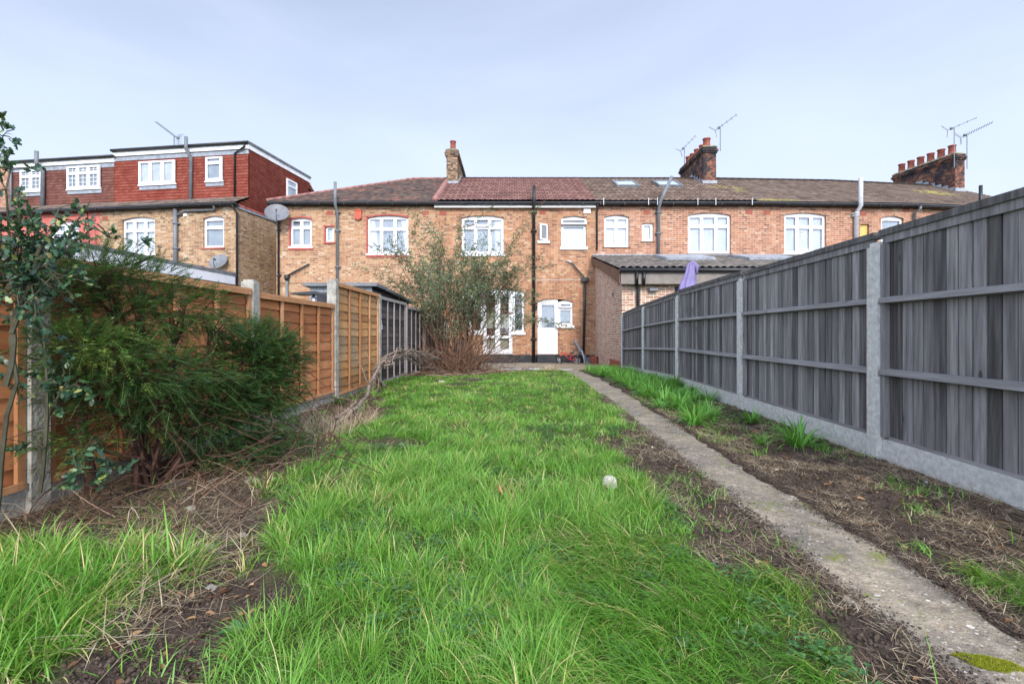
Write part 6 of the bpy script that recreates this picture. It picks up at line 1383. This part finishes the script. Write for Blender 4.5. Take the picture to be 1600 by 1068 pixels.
# ------------------------------------------------------------------ stones and scraps
def rock(name, label, cat, px, py, w_, mat, sq=.6, group=None):
    p = G(px, py); mb = MB(); mb.ball((0, 0, w_*sq*.3), w_/2, w_/2*.8, w_*sq/2, 12, 8, .10); o = mb.build(name, M[mat], smooth=False); o.location = p; o.rotation_euler = (0, random.uniform(-.2, .2), random.uniform(0, 3)); tag(o, label, cat, group); return o
o = rock('stone', 'pale rounded flint lying on the lawn near the path', 'stone', 953, 772, .10, 'stone', .85)
o.location.z += .02
rock('stone', 'small cream stone on dark soil in the lower left bed', 'stone', 326, 862, .05, 'stone', .8)
rock('stone', 'flat cream pebble among twigs below the yew', 'stone', 297, 803, .06, 'stone', .4)
rock('stone', 'buff half-buried stone at the edge of the left bed', 'stone', 393, 753, .09, 'stone', .35)
rock('stone', 'grey flint at the edge of the soil strip, lower left', 'stone', 380, 843, .04, 'stone_dull', .6)
rock('stone', 'white pebble on the bare bed below the grey fence', 'stone', 1446, 755, .03, 'litter', .5)
rock('stone', 'flat grey stone on the soil strip through the grass', 'stone', 330, 926, .04, 'stone_dull', .35)
rock('stone', 'small pale stone at the rim of the bare patch in the lawn', 'stone', 627, 700, .04, 'stone', .6)
rock('soil_pot_shard', 'terracotta shard on soil behind the solitary strappy clump', 'shard', 1180, 672, .07, 'terracotta', .3)
rock('slate', 'purple slate fragment lying under the yew', 'slate', 283, 762, .15, 'slate', .18)
rock('slate', 'smaller dark slate fragment left of the purple one', 'slate', 255, 768, .09, 'slate', .22)
rock('plastic_scrap', 'lime green plastic scrap on soil at the lawn edge', 'litter', 427, 757, .03, 'limegreen', .9)
rock('plastic_scrap', 'crumpled whitish wrapper in the left bed', 'litter', 432, 685, .08, 'litter', .5)
rock('orange_pot', 'orange plastic pot lying by the patio edge', 'pot', 741, 571, .25, 'orange', .7)
rock('plastic_scrap', 'pale lump of rubble under the big shrub', 'rubble', 690, 598, .16, 'stone', .4)
rock('mound', 'clay brick fragment in the left bed', 'brick', 355, 735, .12, 'deadleaf', .5)
def dleaf(px, py, label, s=.05):
    mb = MB(); a = random.uniform(0, 3); mb.add([(0, 0, 0), (s*.4, s*.22, .012), (s, 0, .02), (s*.4, -s*.22, .006)], [(0, 1, 2, 3)]); o = mb.build('dead_leaf', M['deadleaf']); p = G(px, py, .07 if px > 500 else .02); o.location = p; o.rotation_euler = (.2, -.6 if px > 500 else -.1, a); tag(o, label, 'leaf')
dleaf(785, 800, 'single orange dead leaf caught in the middle of the lawn', .06); dleaf(365, 745, 'orange brown dead leaf under the yew', .08)
# moss cushion on the path
mO = G(1545, 1040); n = 9000; a = rng.uniform(0, 6.28, n); k = np.sqrt(rng.random(n))*1.2; kp = k+.9*(vnoise(np.cos(a)*k*3+9, np.sin(a)*k*3+4, 5)-.5) < .95; a, k = a[kp], k[kp]; n = len(a)
k = k*(.55+.75*vnoise(2+1.6*np.cos(a), 3+1.6*np.sin(a), 3)); x = mO.x+.07*k*np.cos(a)+.012*np.sin(a); y = mO.y+.034*k*np.sin(a)-.02*k*np.cos(a); th = rng.uniform(0, 6.28, n); ti = rng.uniform(0, .8, n)
z = np.full(n, .006)+.006*(1-k**2)
V, F = ribbons(np.stack([x, y, z], 1), np.stack([np.cos(th)*np.sin(ti), np.sin(th)*np.sin(ti), np.cos(ti)], 1), rng.uniform(.003, .008, n), np.full(n, .0012), rng.uniform(0, 1, n), 2)
tag(npmesh('moss', V, F, leafmat('bright_moss', [(0, (.12, .15, .01)), (.5, (.28, .30, .02)), (1, (.42, .42, .05))], .8, .2, .1), rnd=np.repeat(rng.random(n), 6), loc=(mO.x, mO.y, 0)), 'bright yellow-green moss cushion on the near end of the path', 'moss', kind='stuff')

# ------------------------------------------------------------------ things against the house
GZP = -.192
def wheel(t, c, r, ax, tyre=.022):
    c = Vector(c); ax = Vector(ax).normalized(); u = ax.orthogonal().normalized(); v = ax.cross(u); n = 20
    wb = MB(bikeO); wb.tube([c+(u*math.cos(2*math.pi*i/n)+v*math.sin(2*math.pi*i/n))*r for i in range(n+1)], tyre, 7); w_ = wb.build('wheel', M['rubber'], t, True)
    wb = MB(bikeO); wb.tube([c+(u*math.cos(2*math.pi*i/n)+v*math.sin(2*math.pi*i/n))*(r-tyre) for i in range(n+1)], .008, 6)
    for i in range(10): a = 2*math.pi*i/10; wb.tube([c, c+(u*math.cos(a)+v*math.sin(a))*(r-tyre)], .002, 4)
    wb.tube([c-ax*.03, c+ax*.03], .015, 8); wb.build('rim', M['white'], w_)
bikeO = Vector((2.05, 17.5, GZP)); bk = thing('kids_bicycle', 'small red bicycle with white wheels lying by the back door', 'bicycle', bikeO)
a1, a2 = bikeO+Vector((-.33, -.05, .16)), bikeO+Vector((.30, 0, .14)); ax = Vector((.25, 1, .5))
wheel(bk, a1, .14, (.9, .5, .3)); wheel(bk, a2, .14, ax)
mb = MB(bikeO); hd = bikeO+Vector((-.20, .05, .38)); st = bikeO+Vector((.12, .10, .34)); bbk = bikeO+Vector((.05, 0, .15))
for p, q_ in ((hd, st), (hd, bbk), (st, bbk), (st, a2), (bbk, a2), (hd+Vector((-.02, 0, .1)), a1)): mb.tube([p, q_], .016, 8)
mb.build('frame', M['redbike'], bk, True)
mb = MB(bikeO); h0 = hd+Vector((-.03, 0, .12)); mb.tube([h0+Vector((-.10, -.16, .10)), h0, h0+Vector((.1, .14, .06))], .011, 6); mb.build('handlebar', M['black'], bk)
mb = MB(bikeO); mb.ball(st+Vector((.03, .02, .06)), .10, .05, .025); mb.tube([st, st+Vector((.01, .01, .05))], .012, 6); mb.build('saddle', M['black'], bk, True)
mb = MB((2.55, 17.8, GZP)); a, b = Vector((2.75, 17.7, GZP)), Vector((2.32, 18.13, .62)); d = (b-a); s = Vector((.09, .05, .03)); t = Vector((0, .022, .01))
mb.hexa([a, a+t, b, b+t, a+s, a+s+t, b+s, b+s+t]); tag(mb.build('plank', M['greyshed'], loc=(2.55, 17.8, GZP)), 'grey plank leaning against the wall right of the back door', 'plank')
mb = MB((2.62, 17.8, GZP)); mb.tube([(2.66, 17.65, GZP), (2.60, 17.9, .25), (2.5, 18.12, .28), (2.46, 18.15, .0)], .025, 7); tag(mb.build('bent_pipe', M['palepipe'], smooth=True, loc=(2.62, 17.8, GZP)), 'short pale bent tube propped by the leaning plank', 'tube')
cO = Vector((3.0, 17.6, GZP)); mb = MB(); mb.tube([(0, 0, 0), (0, 0, .26), (0, 0, .27)], [.13, .17, .19], 14, cap=False); mb.tube([(0, 0, .24), (0, 0, .245)], [.165, .165], 14); tag(mb.build('plant_pot', M['terracotta'], smooth=False, loc=tuple(cO)), 'brown pot in the corner beside the extension wall', 'pot')
mb = MB(); mb.tube([(0, 0, 0), (0, 0, .2)], [.15, .2], 14); tag(mb.build('bucket', M['felt'], loc=(2.88, 17.85, GZP)), 'dark grey bucket under the black drainpipe', 'bucket')
for k, (px, lab) in enumerate(((722, 'taller pale concrete stub post beside the French doors'),)):
    p = Vector(((px-800)/FPX*15.8, 15.8, GZP)); mb = MB(); mb.box(-.06, .06, -.05, .05, 0, .85); mb.box(-.045, .045, -.035, .035, .85, .88); tag(mb.build('concrete_post', M['concrete'], loc=tuple(p)), lab, 'post')
mb = MB(); mb.box(-.02, .02, -.02, .02, 0, .9); mb.box(-.05, .05, -.025, -.02, .5, .62); tag(mb.build('wooden_stake', M['greyshed'], loc=((712-800)/FPX*15.4, 15.4, GZP)), 'thin grey stake beside the concrete stub post', 'stake')
mb = MB(); mb.tube([(0, 0, .02), (.6, .2, .03), (1.15, .3, .02)], .022, 8); tag(mb.build('pipe_offcut', M['palepipe'], smooth=True, loc=(-.35, 13.4, float(GZ(0, 13.4))+.03)), 'pale length of pipe lying at the far end of the lawn', 'pipe')
